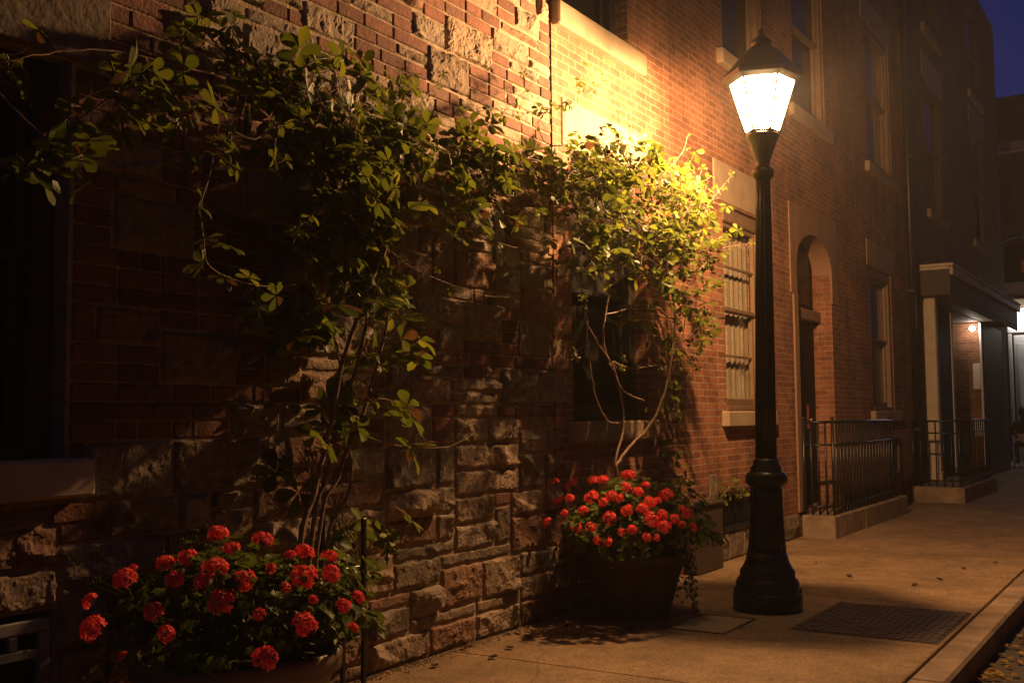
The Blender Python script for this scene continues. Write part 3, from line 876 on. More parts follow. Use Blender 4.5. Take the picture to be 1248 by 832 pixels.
mb = MB(); mb.lathe([(.02, 3.72), (.02, 3.80), (.035, 3.81), (.035, 3.85), (.01, 3.86)], (LX, LY, 0), 16); mb.build('burner', 'lamp_paint', lan)
mb = MB(); mb.sphere((LX, LY, 3.94), .05, 16, 10, sz=1.5); mantle = mb.build('mantle', 'lamp_mantle', lan)
ld = bpy.data.lights.new('lantern_light', 'POINT')
ld.energy = 2050.
ld.color = (1., .53, .225)
ld.shadow_soft_size = .05
lo = bpy.data.objects.new('lantern_light', ld)
COL.objects.link(lo); lo.parent = lp; lo.location = (0, 0, 4.02)
lp.rotation_mode = 'AXIS_ANGLE'; lp.rotation_axis_angle = (math.radians(.85), -.5378, .8430, 0)   # the post leans a little

# ------------------------------------------------------------------ things on the sidewalk
gt = thing('sidewalk_grate', 'rectangular brown patterned iron plate set in the sidewalk by the lamp', 'grate', (2.16, 8.05, 0))
mb = MB(); mb.bbox(1.67, 2.66, 7.42, 8.70, -.01, .003, .002); mb.build('frame', 'rusty_iron', gt)
mb = MB()
ny_, nx_ = 22, 9
for j in range(ny_):
    for i in range(nx_ + 1):
        w = .96 / nx_
        x0 = 1.685 + i * w - (w / 2 if j % 2 else 0)
        x1 = min(x0 + w - .012, 2.645); x0 = max(x0, 1.685)
        if x1 - x0 < .02: continue
        y0 = 7.435 + j * 1.25 / ny_
        mb.bbox(x0, x1, y0, y0 + 1.25 / ny_ - .012, .0034, .010 + random.uniform(-.002, .002), .003)
mb.build('tread_plate', 'rusty_iron', gt)
uc = thing('utility_cover', 'small square concrete utility cover flush with the sidewalk left of the lamp', 'utility cover', (1.12, 7.35, 0))
mb = MB(); mb.bbox(.93, 1.33, 7.06, 7.66, -.01, .003, .002); mb.build('slab', 'sandstone', uc)
mb = MB()
for (a, b, c, e) in ((.905, .928, 7.035, 7.685), (1.332, 1.355, 7.035, 7.685), (.93, 1.33, 7.035, 7.058), (.93, 1.33, 7.662, 7.685)):
    mb.box(a, b, c, e, -.01, .005)
mb.build('rim', 'iron', uc)
ub = thing('utility_box', 'plain brown metal cabinet against the brick wall beside the right planter', 'cabinet', (.1, 9.78, 0))
mb = MB(); mb.bbox(.02, .16, 9.44, 10.08, 0, .63, .012); cbx = mb.build('body', 'box_paint', ub)
mb = MB(); mb.bbox(.0, .18, 9.42, 10.10, .632, .665, .008); mb.build('lid', 'box_paint', ub)

mb = MB()                                   # grit where the stone wall meets the sidewalk
for _ in range(1400):
    y = random.uniform(2.9, 7.0); x = abs(random.gauss(0, .055)) + .01; r = random.uniform(.003, .009)
    if x > .4: continue
    v = [(x + r * a * random.uniform(.7, 1.3), y + r * b * random.uniform(.7, 1.3), max(.0, r * c * .8) + .001) for (a, b, c) in ((1, 0, .3), (-.5, .87, .3), (-.5, -.87, .3), (0, 0, 1.1), (1, 0, -.2), (-.5, .87, -.2), (-.5, -.87, -.2))]
    mb.add(v, [(0, 1, 3), (1, 2, 3), (2, 0, 3), (0, 4, 5, 1), (1, 5, 6, 2), (2, 6, 4, 0)])
mb.build('gravel', 'pebble', kind='stuff')

# fallen leaves
def leaf_mesh(name, mat, s=.035, lobes=False):
    mb = MB()
    pts = []
    for k in range(12):
        a = 2 * math.pi * k / 12
        r = s * (1 + .35 * math.cos(a)) * (1 if not lobes or k % 2 == 0 else .68)
        pts.append((r * math.cos(a), r * .7 * math.sin(a), .006 + .012 * abs(math.sin(a)) + random.uniform(0, .008)))
    mb.add([(0, 0, .004)] + pts, [(0, 1 + k, 1 + (k + 1) % 12) for k in range(12)], 0, True)
    mb.tube([(-s * .6, 0, .006), (-s * 1.5, .004, .004)], .0015, 4)
    o = mb.build(name, mat, loc=(0, 0, 0))
    me = o.data
    bpy.data.objects.remove(o)
    return me
LM = [leaf_mesh('fallen_leaf', 'fallen', .028), leaf_mesh('fallen_leaf', 'fallen', .034, True), leaf_mesh('fallen_leaf', 'fallen', .022)]
DM = [leaf_mesh('fallen_leaf', 'dry_leaf', .03), leaf_mesh('fallen_leaf', 'dry_leaf', .038, True)]
def drop(px, py, z, meshes, label, group, tilt=.25):
    p = at_z(px, py, z)
    o = bpy.data.objects.new('fallen_leaf', random.choice(meshes))
    COL.objects.link(o)
    o.location = p
    o.rotation_euler = (random.uniform(-tilt, tilt), random.uniform(-tilt, tilt), random.uniform(0, 6.28))
    tag(o, label, 'leaf', group)
random.seed(21)
for (px, py) in ((1196, 820), (1201, 822), (1206, 818), (1209, 823), (1213, 819), (1198, 826), (1204, 828), (1212, 828), (1220, 825), (1218, 822), (1193, 829), (1231, 814), (1233, 804), (1240, 808), (1227, 789), (1236, 790), (1218, 799), (1243, 776), (1222, 808), (1245, 798), (1241, 752), (1246, 784), (1238, 824), (1228, 830), (1210, 812), (1188, 830)):
    drop(px, py, -.143, LM, 'dry yellow leaf lying on the road along the kerb', 'yellow leaves on the road')
for (px, py) in ((531, 812), (573, 787), (567, 791), (655, 757), (668, 762), (711, 762), (722, 767), (760, 763), (768, 766), (690, 764), (620, 790), (600, 802), (642, 777)):
    drop(px, py, .003, DM, 'brown leaf lying on the sidewalk near the stone wall and right planter', 'brown leaves on the sidewalk')
for (px, py) in ((1036, 703), (1117, 713), (1175, 693), (1214, 686), (1146, 707)):
    drop(px, py, .003, DM, 'brown leaf lying on the open sidewalk beyond the grate', 'leaves beyond the grate')
drop(995, 687, .003, [leaf_mesh('scrap', 'white_paint', .02)], 'tiny white scrap of paper on the sidewalk right of the lamp', None)

# ------------------------------------------------------------------ planters with geraniums
def planter(label, c, r, h, mat='pot_brown'):
    t = thing('flower_pot', label, 'planter', (c[0], c[1], 0))
    mb = MB()
    mb.lathe([(r * .60, 0), (r * .63, .02), (r * .80, h * .55), (r * .91, h - .10), (r * .915, h - .095), (r * .99, h - .085), (r * 1.0, h - .03), (r * 1.0, h - .012), (r * .985, h), (r * .93, h), (r * .915, h - .015), (r * .90, h - .08)], (c[0], c[1], 0), 64)
    mb.build('pot_body', mat, t)
    mb = MB()
    mb.lathe([(r * .9, h - .072), (r * .7, h - .055), (r * .3, h - .045), (.01, h - .04)], (c[0], c[1], 0), 32); mb.build('soil', 'soil', t)
    return t
PL, PR = Vector((.68, 3.24, 0)), Vector((.50, 7.42, 0))
planter('larger brown planter in the left foreground against the stone wall', PL, .44, .54)
planter('brown planter at the foot of the right vine beside the lamp', PR, .40, .48, 'pot_dark')

def flower_head(seed, rad=.055, nfl=24, half=False):
    rs = random.Random(seed)
    mb = MB()
    for i in range(nfl):
        ct = 1 - (i + .5) / nfl * (1.15 if not half else .6); a = i * 2.399 + rs.uniform(-.3, .3)
        st = math.sqrt(max(0, 1 - ct * ct))
        n = Vector((st * math.cos(a), st * math.sin(a), ct))
        c = n * rad * rs.uniform(.75, 1.02); c.z *= .75
        u = n.orthogonal().normalized(); w = n.cross(u)
        ps = .0175 * rs.uniform(.85, 1.2)
        o0 = rs.uniform(0, 6.28)
        for k in range(5):
            b = o0 + k * 1.2566
            d = (u * math.cos(b) + w * math.sin(b)); e = n.cross(d)
            up = n * rs.uniform(.1, .5)
            p = [c, c + d * ps * .55 + e * ps * .34 + up * ps * .35, c + d * ps * 1.05 + e * ps * .32 + up * ps * .55, c + d * ps * 1.2 + up * ps * .45, c + d * ps * 1.05 - e * ps * .32 + up * ps * .55, c + d * ps * .55 - e * ps * .34 + up * ps * .35]
            mb.add([tuple(q) for q in p], [(0, 1, 2, 3), (0, 3, 4, 5)], 0, True)
    for i in range(7):                      # pedicels
        a = i * .9; mb.tube([(0, 0, -.045), (math.cos(a) * rad * .6, math.sin(a) * rad * .6, .0)], .0016, 4, 1)
    o = mb.build('flower_head', ['petal', 'geranium_leaf'], loc=(0, 0, 0)); me = o.data; bpy.data.objects.remove(o)
    return me
HEADS = [flower_head(1), flower_head(2, .058, 28), flower_head(3, .052, 19), flower_head(4, .054, 24), flower_head(9, .057, 17)]
SMALL = [flower_head(5, .032, 9), flower_head(6, .036, 11, True)]
def stalk_mesh(d):
    mb = MB(); mb.tube([(0, 0, -.04), (d.x * .3, d.y * .3, -.1), (d.x, d.y, d.z)], [.0022, .0028, .003], 5)
    o = mb.build('stalk', 'geranium_leaf', loc=(0, 0, 0)); me = o.data; bpy.data.objects.remove(o)
    return me
def round_leaf(mb, p, n, s, rs, mi=0):
    """scalloped geranium leaf, folded like a shallow cup"""
    n = n.normalized(); u = n.orthogonal().normalized(); w = n.cross(u)
    a0 = rs.uniform(0, 6.28); K = 14
    pts = [p]
    for k in range(K):
        a = a0 + .25 + (6.28 - .5) * k / (K - 1)
        r = s * (1 + .10 * math.cos(k * math.pi)) * (.92 + .1 * rs.random())
        pts.append(p + (u * math.cos(a) + w * math.sin(a)) * r + n * (s * .28 + s * .14 * math.sin(3 * a)))
    mb.add([tuple(q) for q in pts], [(0, k + 1, k + 2) for k in range(K - 1)], mi, True)
def geranium(label, base, heads, C0, rad, nleaf, seed, leaf_s):
    """C0 centre and rad half-axes of the leafy mound; heads are (px,py,size)"""
    rs = random.Random(seed)
    t = thing('geranium', label, 'plant', tuple(base))
    mb = MB()
    ctr = Vector((base.x, base.y, base.z))
    for i in range(nleaf):
        # points through the outer shell of the mound
        while True:
            d = Vector((rs.gauss(0, 1), rs.gauss(0, 1), rs.gauss(0, 1))).normalized()
            if d.z > -.12: break
        lump = 1 + .16 * math.sin(3.1 * math.atan2(d.y, d.x) + seed) + .12 * math.sin(7 * d.z + 4 * math.atan2(d.y, d.x))
        q = rs.uniform(.55, 1.0) ** .7 * lump
        p = C0 + Vector((d.x * rad[0], d.y * rad[1], d.z * rad[2])) * q
        if p.x < .05: p.x = .05 + rs.random() * .1
        n = (d + Vector((rs.uniform(-.6, .6), rs.uniform(-.6, .6), .5 + rs.uniform(-.3, .5))))
        round_leaf(mb, p, n, leaf_s * rs.uniform(.6, 1.15), rs)
        if i % 4 == 0:
            mb.tube([p, p.lerp(ctr, .35) - Vector((0, 0, .03)), p.lerp(ctr, .75)], [.0016, .002, .0025], 4)
    for i in range(14):                     # bare stalks with green buds
        d = Vector((rs.gauss(0, .6), rs.gauss(0, .6), 1)).normalized()
        p = C0 + Vector((d.x * rad[0], d.y * rad[1], d.z * rad[2])) * rs.uniform(1.08, 1.3)
        if p.x < .06: continue
        mb.tube([ctr.lerp(p, .4), ctr.lerp(p, .75) + Vector((rs.uniform(-.02, .02), rs.uniform(-.02, .02), .01)), p], .0022, 4)
        for _ in range(6): mb.sphere(tuple(p + Vector((rs.gauss(0, .009), rs.gauss(0, .009), rs.gauss(0, .006)))), .005, 6, 4, sz=1.6)
    mb.build('foliage', 'geranium_leaf', t)
    for (px, py, sz) in heads:
        # where the line of sight meets the mound, slightly outside
        r = ray(px, py); k = Vector((1 / rad[0], 1 / rad[1], 1 / rad[2]))
        o = CAMPOS - C0
        oo = Vector((o.x * k.x, o.y * k.y, o.z * k.z)); rr = Vector((r.x * k.x, r.y * k.y, r.z * k.z))
        A, B, Cq = rr.dot(rr), 2 * oo.dot(rr), oo.dot(oo) - 1.32
        D = B * B - 4 * A * Cq
        tt = (-B - math.sqrt(D)) / (2 * A) if D > 0 else -B / (2 * A)
        p = CAMPOS + r * tt
        if p.x < .08: p = CAMPOS + r * ((.08 - CAMPOS.x) / r.x)
        depth = tt
        dia = sz * depth / FPX
        small = dia < .075
        me = rs.choice(SMALL if small else HEADS)
        o = bpy.data.objects.new('flower_head', me); COL.objects.link(o); o.parent = t
        o.location = p - WOFF[t.name]
        s = dia / (.085 if small else .135) * rs.uniform(.85, 1.28)
        o.scale = (s, s, s)
        nrm = ((p - C0).normalized() * .8 + Vector((0, 0, .6)) + Vector((rs.uniform(-.3, .3), rs.uniform(-.3, .3), 0)))
        o.rotation_mode = 'QUATERNION'; o.rotation_quaternion = Vector((0, 0, 1)).rotation_difference(nrm.normalized()) @ Matrix.Rotation(rs.uniform(0, 6), 3, 'Z').to_quaternion()
        st = bpy.data.objects.new('stalk', stalk_mesh(Vector((rs.uniform(-.03, .03), rs.uniform(-.03, .03), -.26)))); COL.objects.link(st); st.parent = o
    return t
HL = [(265, 652, 32), (282, 668, 24), (320, 658, 27), (229, 680, 35), (262, 694, 38), (213, 706, 28), (295, 708, 34), (152, 706, 30), (162, 694, 18), (201, 686, 24), (270, 733, 36), (187, 745, 27), (110, 732, 24), (113, 766, 32), (203, 772, 32), (370, 702, 34), (402, 679, 27), (403, 699, 30), (353, 678, 18), (370, 674, 27), (348, 716, 17), (371, 760, 32), (323, 802, 32), (316, 748, 19), (419, 738, 24), (436, 727, 25), (430, 765, 19), (151, 800, 14), (381, 731, 14), (330, 692, 15), (245, 708, 20)]
HR = [(676, 587, 15), (697, 591, 17), (681, 610, 16), (695, 607, 16), (667, 636, 14), (721, 606, 22), (724, 586, 16), (735, 585, 20), (765, 580, 19), (762, 594, 20), (787, 591, 14), (745, 605, 20), (764, 622, 20), (743, 631, 18), (720, 643, 15), (729, 658, 18), (788, 654, 17), (770, 646, 13), (793, 633, 20), (807, 627, 19), (809, 641, 18), (792, 612, 18), (801, 610, 17), (812, 603, 18), (832, 621, 15), (838, 626, 15), (845, 642, 16), (831, 639, 12), (702, 642, 13), (735, 612, 15), (755, 607, 16), (778, 600, 14), (783, 620, 16), (757, 648, 14), (711, 622, 16), (688, 625, 14), (822, 632, 15), (800, 655, 14), (741, 660, 12)]
geranium('bushy red geranium filling the larger left planter', PL + Vector((0, 0, .50)), HL, Vector((.68, 3.24, .62)), (.55, .55, .33), 1000, 5, .036)
geranium('bushy red geranium filling the right planter under the vine', PR + Vector((0, 0, .44)), HR, Vector((.52, 7.34, .58)), (.54, .72, .42), 1400, 6, .036)

# ------------------------------------------------------------------ climbing plants
def leaflet(mb, p, d, n, L, Wd, rs, mi=0, lobed=False):
    """one leaflet: base p, direction d, face normal n"""
    d = d.normalized(); e = n.cross(d).normalized(); n = d.cross(e)
    fold = rs.uniform(.10, .35); droop = rs.uniform(-.1, .35)
    st = [(0, .02), (.22, .42), (.5, .86), (.76, 1.), (1., .30)] if not lobed else [(0, .05), (.2, .8), (.42, .62), (.62, 1.0), (.8, .5), (1., .12)]
    v = []
    for (s, w) in st:
        c = p + d * (L * s) - n * (L * droop * s * s)
        h = Wd * w * .5
        lift = n * (h * fold)
        v += [c + e * h + lift, c, c - e * h + lift]
    f = []
    for i in range(len(st) - 1):
        a = i * 3
        f += [(a, a + 1, a + 4, a + 3), (a + 1, a + 2, a + 5, a + 4)]
    mb.add([tuple(q) for q in v], f, mi, True)
LAMPP = Vector((LX, LY, 4.0))
def rvec(rs, s=1.):
    return Vector((rs.gauss(0, s), rs.gauss(0, s), rs.gauss(0, s)))
def cluster(mb, p, rs, L, nl=5, droop=.2, face=None):
    """palmate leaf: nl leaflets round the end of a petiole"""
    tol = (LAMPP - p).normalized()
    n = (tol * .45 + Vector((.25, -.15, .35)) + rvec(rs, .40)).normalized() if face is None else (face + rvec(rs, .25)).normalized()
    u = n.orthogonal().normalized(); w = n.cross(u)
    a0 = rs.uniform(0, 6.28); span = 4.6 if nl >= 5 else (3.4 if nl == 4 else 2.6)
    for k in range(nl):
        a = a0 + span * (k / (nl - 1) - .5) if nl > 1 else a0
        d = u * math.cos(a) + w * math.sin(a) - n * droop
        s = L * (1 - .22 * abs(k / max(1, nl - 1) - .5) * 2) * rs.uniform(.85, 1.1)
        leaflet(mb, p + d * .006, d, n, s, s * rs.uniform(.52, .70), rs)
def smooth_path(pts, k=5):
    out = []
    P = [pts[0]] + list(pts) + [pts[-1]]
    for i in range(1, len(P) - 2):
        for j in range(k):
            t = j / k
            a, b, c, d = P[i - 1], P[i], P[i + 1], P[i + 2]
            out.append(.5 * ((2 * b) + (c - a) * t + (2 * a - 5 * b + 4 * c - d) * t * t + (3 * b - a - 3 * c + d) * t ** 3))
    out.append(pts[-1])
    return out
def vine(name, label, base, stems, clumps, sprays, mat, seed, L0, nls, bark='bark', dens=2.3, big=False):
    """stems: list of ([(px,py,X)...], r0, r1); clumps: (px,py,rx,ry,X0,X1,n); sprays: ([(px,py,X)], n, L)"""
    rs = random.Random(seed)
    t = thing(name, label, 'climbing plant', base)
    nodes = []
    for (pl, r0, r1) in stems:
        pts = [at_x(*q) if len(q) == 3 else Vector(q[:3]) for q in pl]
        path = smooth_path(pts, 6)
        path = [p + rvec(rs, .0022) for p in path]
        n = len(path)
        mb = MB(); mb.tube(path, [r0 + (r1 - r0) * i / (n - 1) for i in range(n)], 7)
        mb.build('stem', bark, t)
        nodes += path
    fo = MB()
    def twig(tw, p, q, r=.0028):
        mid = p.lerp(q, .5) + rvec(rs, .025) + Vector((0, 0, -.02))
        tw.tube(smooth_path([p, mid, q], 3), [r] * 3 + [r * .8] * 3 + [r * .5], 5)
    for (px, py, rx, ry, X0, X1, n) in clumps:
        low = py > 300 and big
        sub = []; tw = MB(); n = int(n * (dens * .55 if low else dens * (.75 if not big and px < 735 else 1)))
        for _ in range(max(2, n // 7)):
            a = rs.uniform(0, 6.28); q = math.sqrt(rs.random())
            sub.append((px + rx * q * math.cos(a), py + ry * q * math.sin(a), rs.uniform(X0, X1)))
        tips = []
        for s in sub:
            p = at_x(*s); tips.append(p)
            near = min(nodes, key=lambda m: (m - p).length)
            if (near - p).length < 1.3: twig(tw, near, p, .004)
        for i in range(n):
            c = tips[i % len(tips)]
            p = c + Vector((rs.gauss(0, .075), rs.gauss(0, .10), rs.gauss(0, .09)))
            if p.x < .06: p.x = .06 + rs.random() * .1
            twig(tw, c, p, .002)
            cluster(fo, p, rs, L0 * (1.22 if low else 1.) * rs.uniform(.6, 1.2), rs.choice(nls), .04 if big else .2)
        tw.build('branch', 'twig_bark', t)
    for (pl, n, L) in sprays:
        pts = [at_x(*q) for q in pl]
        path = smooth_path(pts, 6); tw = MB()
        tw.tube(path, [.0035 - .0022 * i / (len(path) - 1) for i in range(len(path))], 5)
        near = min(nodes, key=lambda m: (m - path[0]).length)
        if .02 < (near - path[0]).length < 1.0: twig(tw, near, path[0], .004)
        nodes.extend(path[::4])
        for i in range(n):
            s = (i + .7) / n * (len(path) - 1)
            a = path[min(int(s), len(path) - 2)].lerp(path[min(int(s) + 1, len(path) - 1)], s - int(s))
            p = a + rvec(rs, .03)
            twig(tw, a, p, .0016)
            cluster(fo, p, rs, L * rs.uniform(.7, 1.1), rs.choice(nls))
        tw.build('branch', 'twig_bark', t)
    fo.build('foliage', mat, t)
    return t

lv_base = at_z(352, 760, 0.); lv_base = Vector((.28, 3.95, 0))
S = .30
vine('climbing_vine', 'broad-leaved climbing vine on the stone wall, rising behind the left planter', tuple(lv_base),
  [([(.28, 3.95, 0., 0), (366, 662, .32), (380, 610, .32), (398, 540, .32), (418, 440, .33), (445, 360, .36), (470, 300, .38), (472, 240, .4), (440, 190, .42), (390, 160, .42), (330, 120, .44), (290, 70, .44)], .017, .006),
   ([(.26, 4.0, 0., 0), (382, 640, .26), (396, 585, .26), (414, 520, .27), (436, 440, .29), (452, 370, .3), (480, 290, .34), (520, 240, .38), (580, 215, .4), (650, 190, .42)], .014, .005),
   ([(.30, 4.05, 0., 0), (390, 640, .3), (412, 580, .3), (444, 500, .3), (468, 410, .3), (482, 330, .32), (486, 280, .36), (500, 200, .4), (520, 160, .4)], .012, .005),
   ([(.24, 4.1, 0., 0), (398, 660, .22), (425, 600, .22), (428, 560, .22), (420, 500, .22), (412, 430, .24), (395, 380, .26), (370, 330, .28), (372, 290, .34)], .010, .004),
   ([(440, 190, .42), (400, 150, .44), (330, 150, .46), (260, 130, .48), (190, 100, .5), (140, 115, .52), (90, 150, .54)], .007, .003),
   ([(260, 90, .5), (200, 76, .5), (140, 62, .52), (80, 62, .54), (20, 72, .55), (-30, 85, .56)], .005, .003),
   ([(468, 230, .42), (510, 232, .46), (560, 240, .5), (600, 220, .5)], .006, .003)],
  [(430, 150, 85, 55, .30, .62, 62), (500, 210, 75, 65, .30, .62, 72), (580, 215, 45, 55, .30, .6, 48), (330, 110, 55, 55, .34, .6, 26), (410, 240, 60, 60, .12, .4, 40),
   (165, 95, 38, 30, .55, .85, 9), (85, 165, 42, 26, .6, .9, 10), (230, 130, 34, 18, .42, .6, 6), (400, 340, 55, 50, .16, .42, 34), (470, 330, 40, 40, .26, .46, 26),
   (385, 420, 40, 55, .16, .42, 24), (465, 430, 45, 50, .22, .42, 26), (440, 500, 60, 30, .22, .42, 16), (375, 560, 22, 28, .2, .4, 7), (430, 640, 48, 30, .14, .36, 20), (500, 520, 26, 18, .26, .4, 6), (10, 80, 16, 14, .5, .6, 3), (275, 50, 40, 22, .3, .5, 7)],
  [([(262, 180, .8), (255, 215, .85), (245, 250, .88), (248, 290, .88), (256, 325, .8), (300, 345, .66), (345, 350, .5)], 10, .08),
   ([(282, 160, .82), (280, 190, .86)], 4, .08), ([(340, 150, .8), (335, 175, .84), (333, 200, .84)], 4, .08), ([(220, 120, .8), (235, 140, .86), (225, 145, .86)], 4, .085),
   ([(370, 330, .34), (372, 300, .4), (366, 275, .62), (375, 270, .64)], 6, .08),
   ([(470, 300, .4), (500, 325, .45), (545, 345, .5), (590, 360, .5), (625, 362, .5)], 9, .03),
   ([(520, 260, .4), (560, 275, .45), (590, 290, .45), (630, 302, .45)], 7, .032),
   ([(560, 190, .4), (590, 160, .4), (620, 130, .4), (645, 105, .4), (650, 92, .4)], 9, .045),
   ([(470, 160, .34), (500, 120, .3), (505, 85, .3)], 4, .045), ([(500, 140, .34), (530, 105, .32), (545, 90, .32)], 4, .04),
   ([(400, 170, .5), (450, 120, .5), (470, 96, .5)], 5, .075), ([(440, 520, .3), (470, 540, .36), (540, 545, .36), (578, 528, .36)], 3, .03)],
  'vine_leaf', 31, .106, [5, 5, 5, 4, 3], big=True, dens=1.6)

vine('climbing_vine', 'sunny yellow-green vine rising from the right planter beside the street lamp', (.50, 7.45, .44),
  [([(.50, 7.45, .42, 0), (752, 580, .5), (757, 559, .5), (770, 542, .52), (787, 525, .55), (801, 501, .58), (813, 467, .6), (820, 424, .6), (823, 389, .6), (815, 340, .58), (790, 290, .56), (750, 250, .55), (700, 225, .5)], .014, .006),
   ([(.50, 7.45, .42, 0), (750, 575, .48), (760, 520, .45), (754, 468, .45), (738, 430, .48), (735, 400, .5), (738, 383, .5), (742, 350, .5), (735, 330, .5), (712, 290, .5), (700, 250, .5), (690, 210, .5)], .010, .006),
   ([(785, 488, .5), (767, 481, .5), (755, 470, .5), (747, 447, .5), (729, 418, .5), (716, 395, .5), (713, 369, .5)], .006, .007),
   ([(754, 515, .46), (740, 512, .46), (726, 484, .46), (720, 450, .46), (716, 420, .46), (715, 398, .48)], .005, .005),
   ([(738, 383, .5), (767, 377, .52), (801, 377, .56), (819, 388, .6), (850, 386, .62)], .006, .004),
   ([(690, 210, .5), (650, 195, .48), (600, 192, .46), (560, 200, .42)], .007, .004),
   ([(700, 225, .5), (760, 200, .55), (800, 240, .6), (840, 250, .62), (880, 240, .64)], .007, .003),
   ([(742, 350, .5), (790, 320, .56), (840, 310, .62), (880, 303, .64), (918, 296, .64)], .007, .003),
   ([(640, 185, .46), (690, 176, .46), (730, 172, .46), (760, 160, .5)], .006, .003)],
  [(700, 220, 55, 36, .30, .66, 60), (765, 215, 50, 42, .34, .74, 70), (825, 250, 42, 38, .40, .80, 60), (780, 285, 60, 40, .34, .76, 64), (850, 295, 36, 34, .5, .8, 34), (715, 275, 40, 35, .28, .55, 28),
   (712, 305, 34, 26, .3, .6, 9), (775, 318, 60, 20, .4, .75, 24), (820, 340, 40, 24, .3, .7, 20), (845, 380, 22, 26, .4, .7, 9), (838, 430, 18, 24, .36, .6, 6), (790, 375, 30, 20, .2, .45, 6), (645, 205, 28, 22, .3, .5, 16)],
  [([(840, 270, .66), (862, 250, .68), (880, 228, .70), (892, 214, .70)], 8, .045), ([(868, 305, .66), (892, 300, .66), (918, 296, .64)], 6, .036),
   ([(655, 150, .4), (672, 130, .4), (690, 128, .42), (705, 110, .42), (712, 78, .42)], 12, .055), ([(690, 128, .42), (720, 112, .42), (735, 98, .42)], 7, .036),
   ([(560, 150, .36), (600, 132, .38), (655, 140, .4), (690, 130, .42)], 14, .062),
   ([(745, 190, .5), (760, 165, .5), (768, 140, .5)], 5, .03), ([(720, 180, .46), (735, 165, .46), (740, 150, .46)], 3, .025), ([(800, 215, .6), (815, 205, .62), (832, 185, .62), (838, 165, .62)], 5, .032),
   ([(747, 440, .5), (770, 448, .52), (800, 445, .54)], 9, .035), ([(716, 378, .5), (712, 360, .5)], 3, .045), ([(700, 430, .46), (698, 438, .46)], 2, .04), ([(850, 380, .62), (865, 375, .62)], 4, .05), ([(830, 420, .55), (845, 450, .52), (838, 470, .5)], 7, .05)],
  'ivy_leaf', 47, .085, [3, 3, 4, 5, 1], dens=3.1)

# ivy on the brick wall beside the planter
def creeper(name, label, base, areas, mat, seed, L):
    rs = random.Random(seed)
    t = thing(name, label, 'climbing plant', base)
    fo = MB(); st = MB()
    prev = Vector(base)
    for (px, py, rx, ry, n) in areas:
        c = at_x(px, py, .04)
        st.tube(smooth_path([prev, prev.lerp(c, .5) + Vector((0, rs.uniform(-.05, .05), 0)), c], 4), .005, 5)
        prev = c
        for _ in range(n):
            q = at_x(px + rx * rs.gauss(0, .5), py + ry * rs.gauss(0, .5), rs.uniform(.05, .14))
            d = Vector((.2, rs.uniform(-1, 1), rs.uniform(-1, .2))); nn = Vector((1, rs.uniform(-.5, .5), rs.uniform(-.2, .7))).normalized()
            s = L * rs.uniform(.6, 1.2)
            leaflet(fo, q, d, nn, s, s * .85, rs)
            st.tube([q, q.lerp(c, .5) - Vector((.03, 0, 0))], .0015, 4)
    st.build('stem', 'twig_bark', t); fo.build('foliage', mat, t)
creeper('wall_ivy', 'small-leaved ivy hugging the brick wall right of the vine-covered window', (.04, 8.95, .5),
  [(825, 590, 14, 24, 40), (818, 545, 18, 24, 45), (815, 500, 20, 26, 50), (818, 465, 18, 20, 40), (808, 430, 20, 25, 40)], 'ivy_leaf', 5, .06)
creeper('weed', 'green weeds sprouting from the brick above the basement grille left of the lamp', (.03, 10.9, .62),
  [(905, 600, 10, 8, 20), (890, 592, 14, 12, 36), (878, 606, 10, 8, 18)], 'ivy_leaf', 9, .05)
def trailing(label, c, pts, seed):
    rs = random.Random(seed)
    t = thing('trailing_ivy', label, 'plant', tuple(c))
    fo = MB(); st = MB()
    for (x, y, z, l) in pts:
        p = Vector((x, y, z)); path = [Vector((c[0] + (x - c[0]) * .5, c[1] + (y - c[1]) * .5, z - .01)), p]
        k = 0
        while k < l:
            k += .04; path.append(p + Vector((rs.gauss(0, .012) + k * .06, rs.gauss(0, .012), -k)))
        st.tube(path, .002, 4)
        for q in path[1:]:
            for _ in range(2):
                nn = Vector((x - c[0], y - c[1], .2)).normalized() + rvec(rs, .3)
                s = .045 * rs.uniform(.6, 1.1)
                leaflet(fo, q + rvec(rs, .012), rvec(rs, .5) + Vector((0, 0, -.5)), nn.normalized(), s, s * .8, rs)
    st.build('stem', 'twig_bark', t); fo.build('foliage', 'ivy_leaf', t)
trailing('pale ivy trailing over the front and right edge of the right planter', (.5, 7.42, .5),
  [(.5 + .42 * math.cos(a), 7.42 + .42 * math.sin(a), .50, l) for a, l in ((-.95, .16), (-.85, .08), (.15, .3), (.35, .42), (.55, .5), (.75, .46), (.95, .36), (1.3, .4), (-1.6, .06), (-.3, .08))], 3)

# slim black iron stand between the left planter and the wall
ts = thing('plant_stand', 'slim black iron trellis stand right of the left planter', 'plant stand', (.42, 4.22, 0))
for (x, y, zt) in ((.45, 4.16, .80), (.45, 4.32, .98), (.16, 4.16, .80), (.16, 4.32, .98)):
    mb = MB(); mb.bbox(x - .012, x + .012, y - .012, y + .012, 0, zt, .003); mb.build('post', 'iron', ts)
for (z, y) in ((.12, 4.24), (.72, 4.24)):
    mb = MB(); mb.bbox(.443, .457, 4.174, 4.306, z, z + .02, .003); mb.bbox(.153, .167, 4.174, 4.306, z, z + .02, .003); mb.build('crossbar', 'iron', ts)

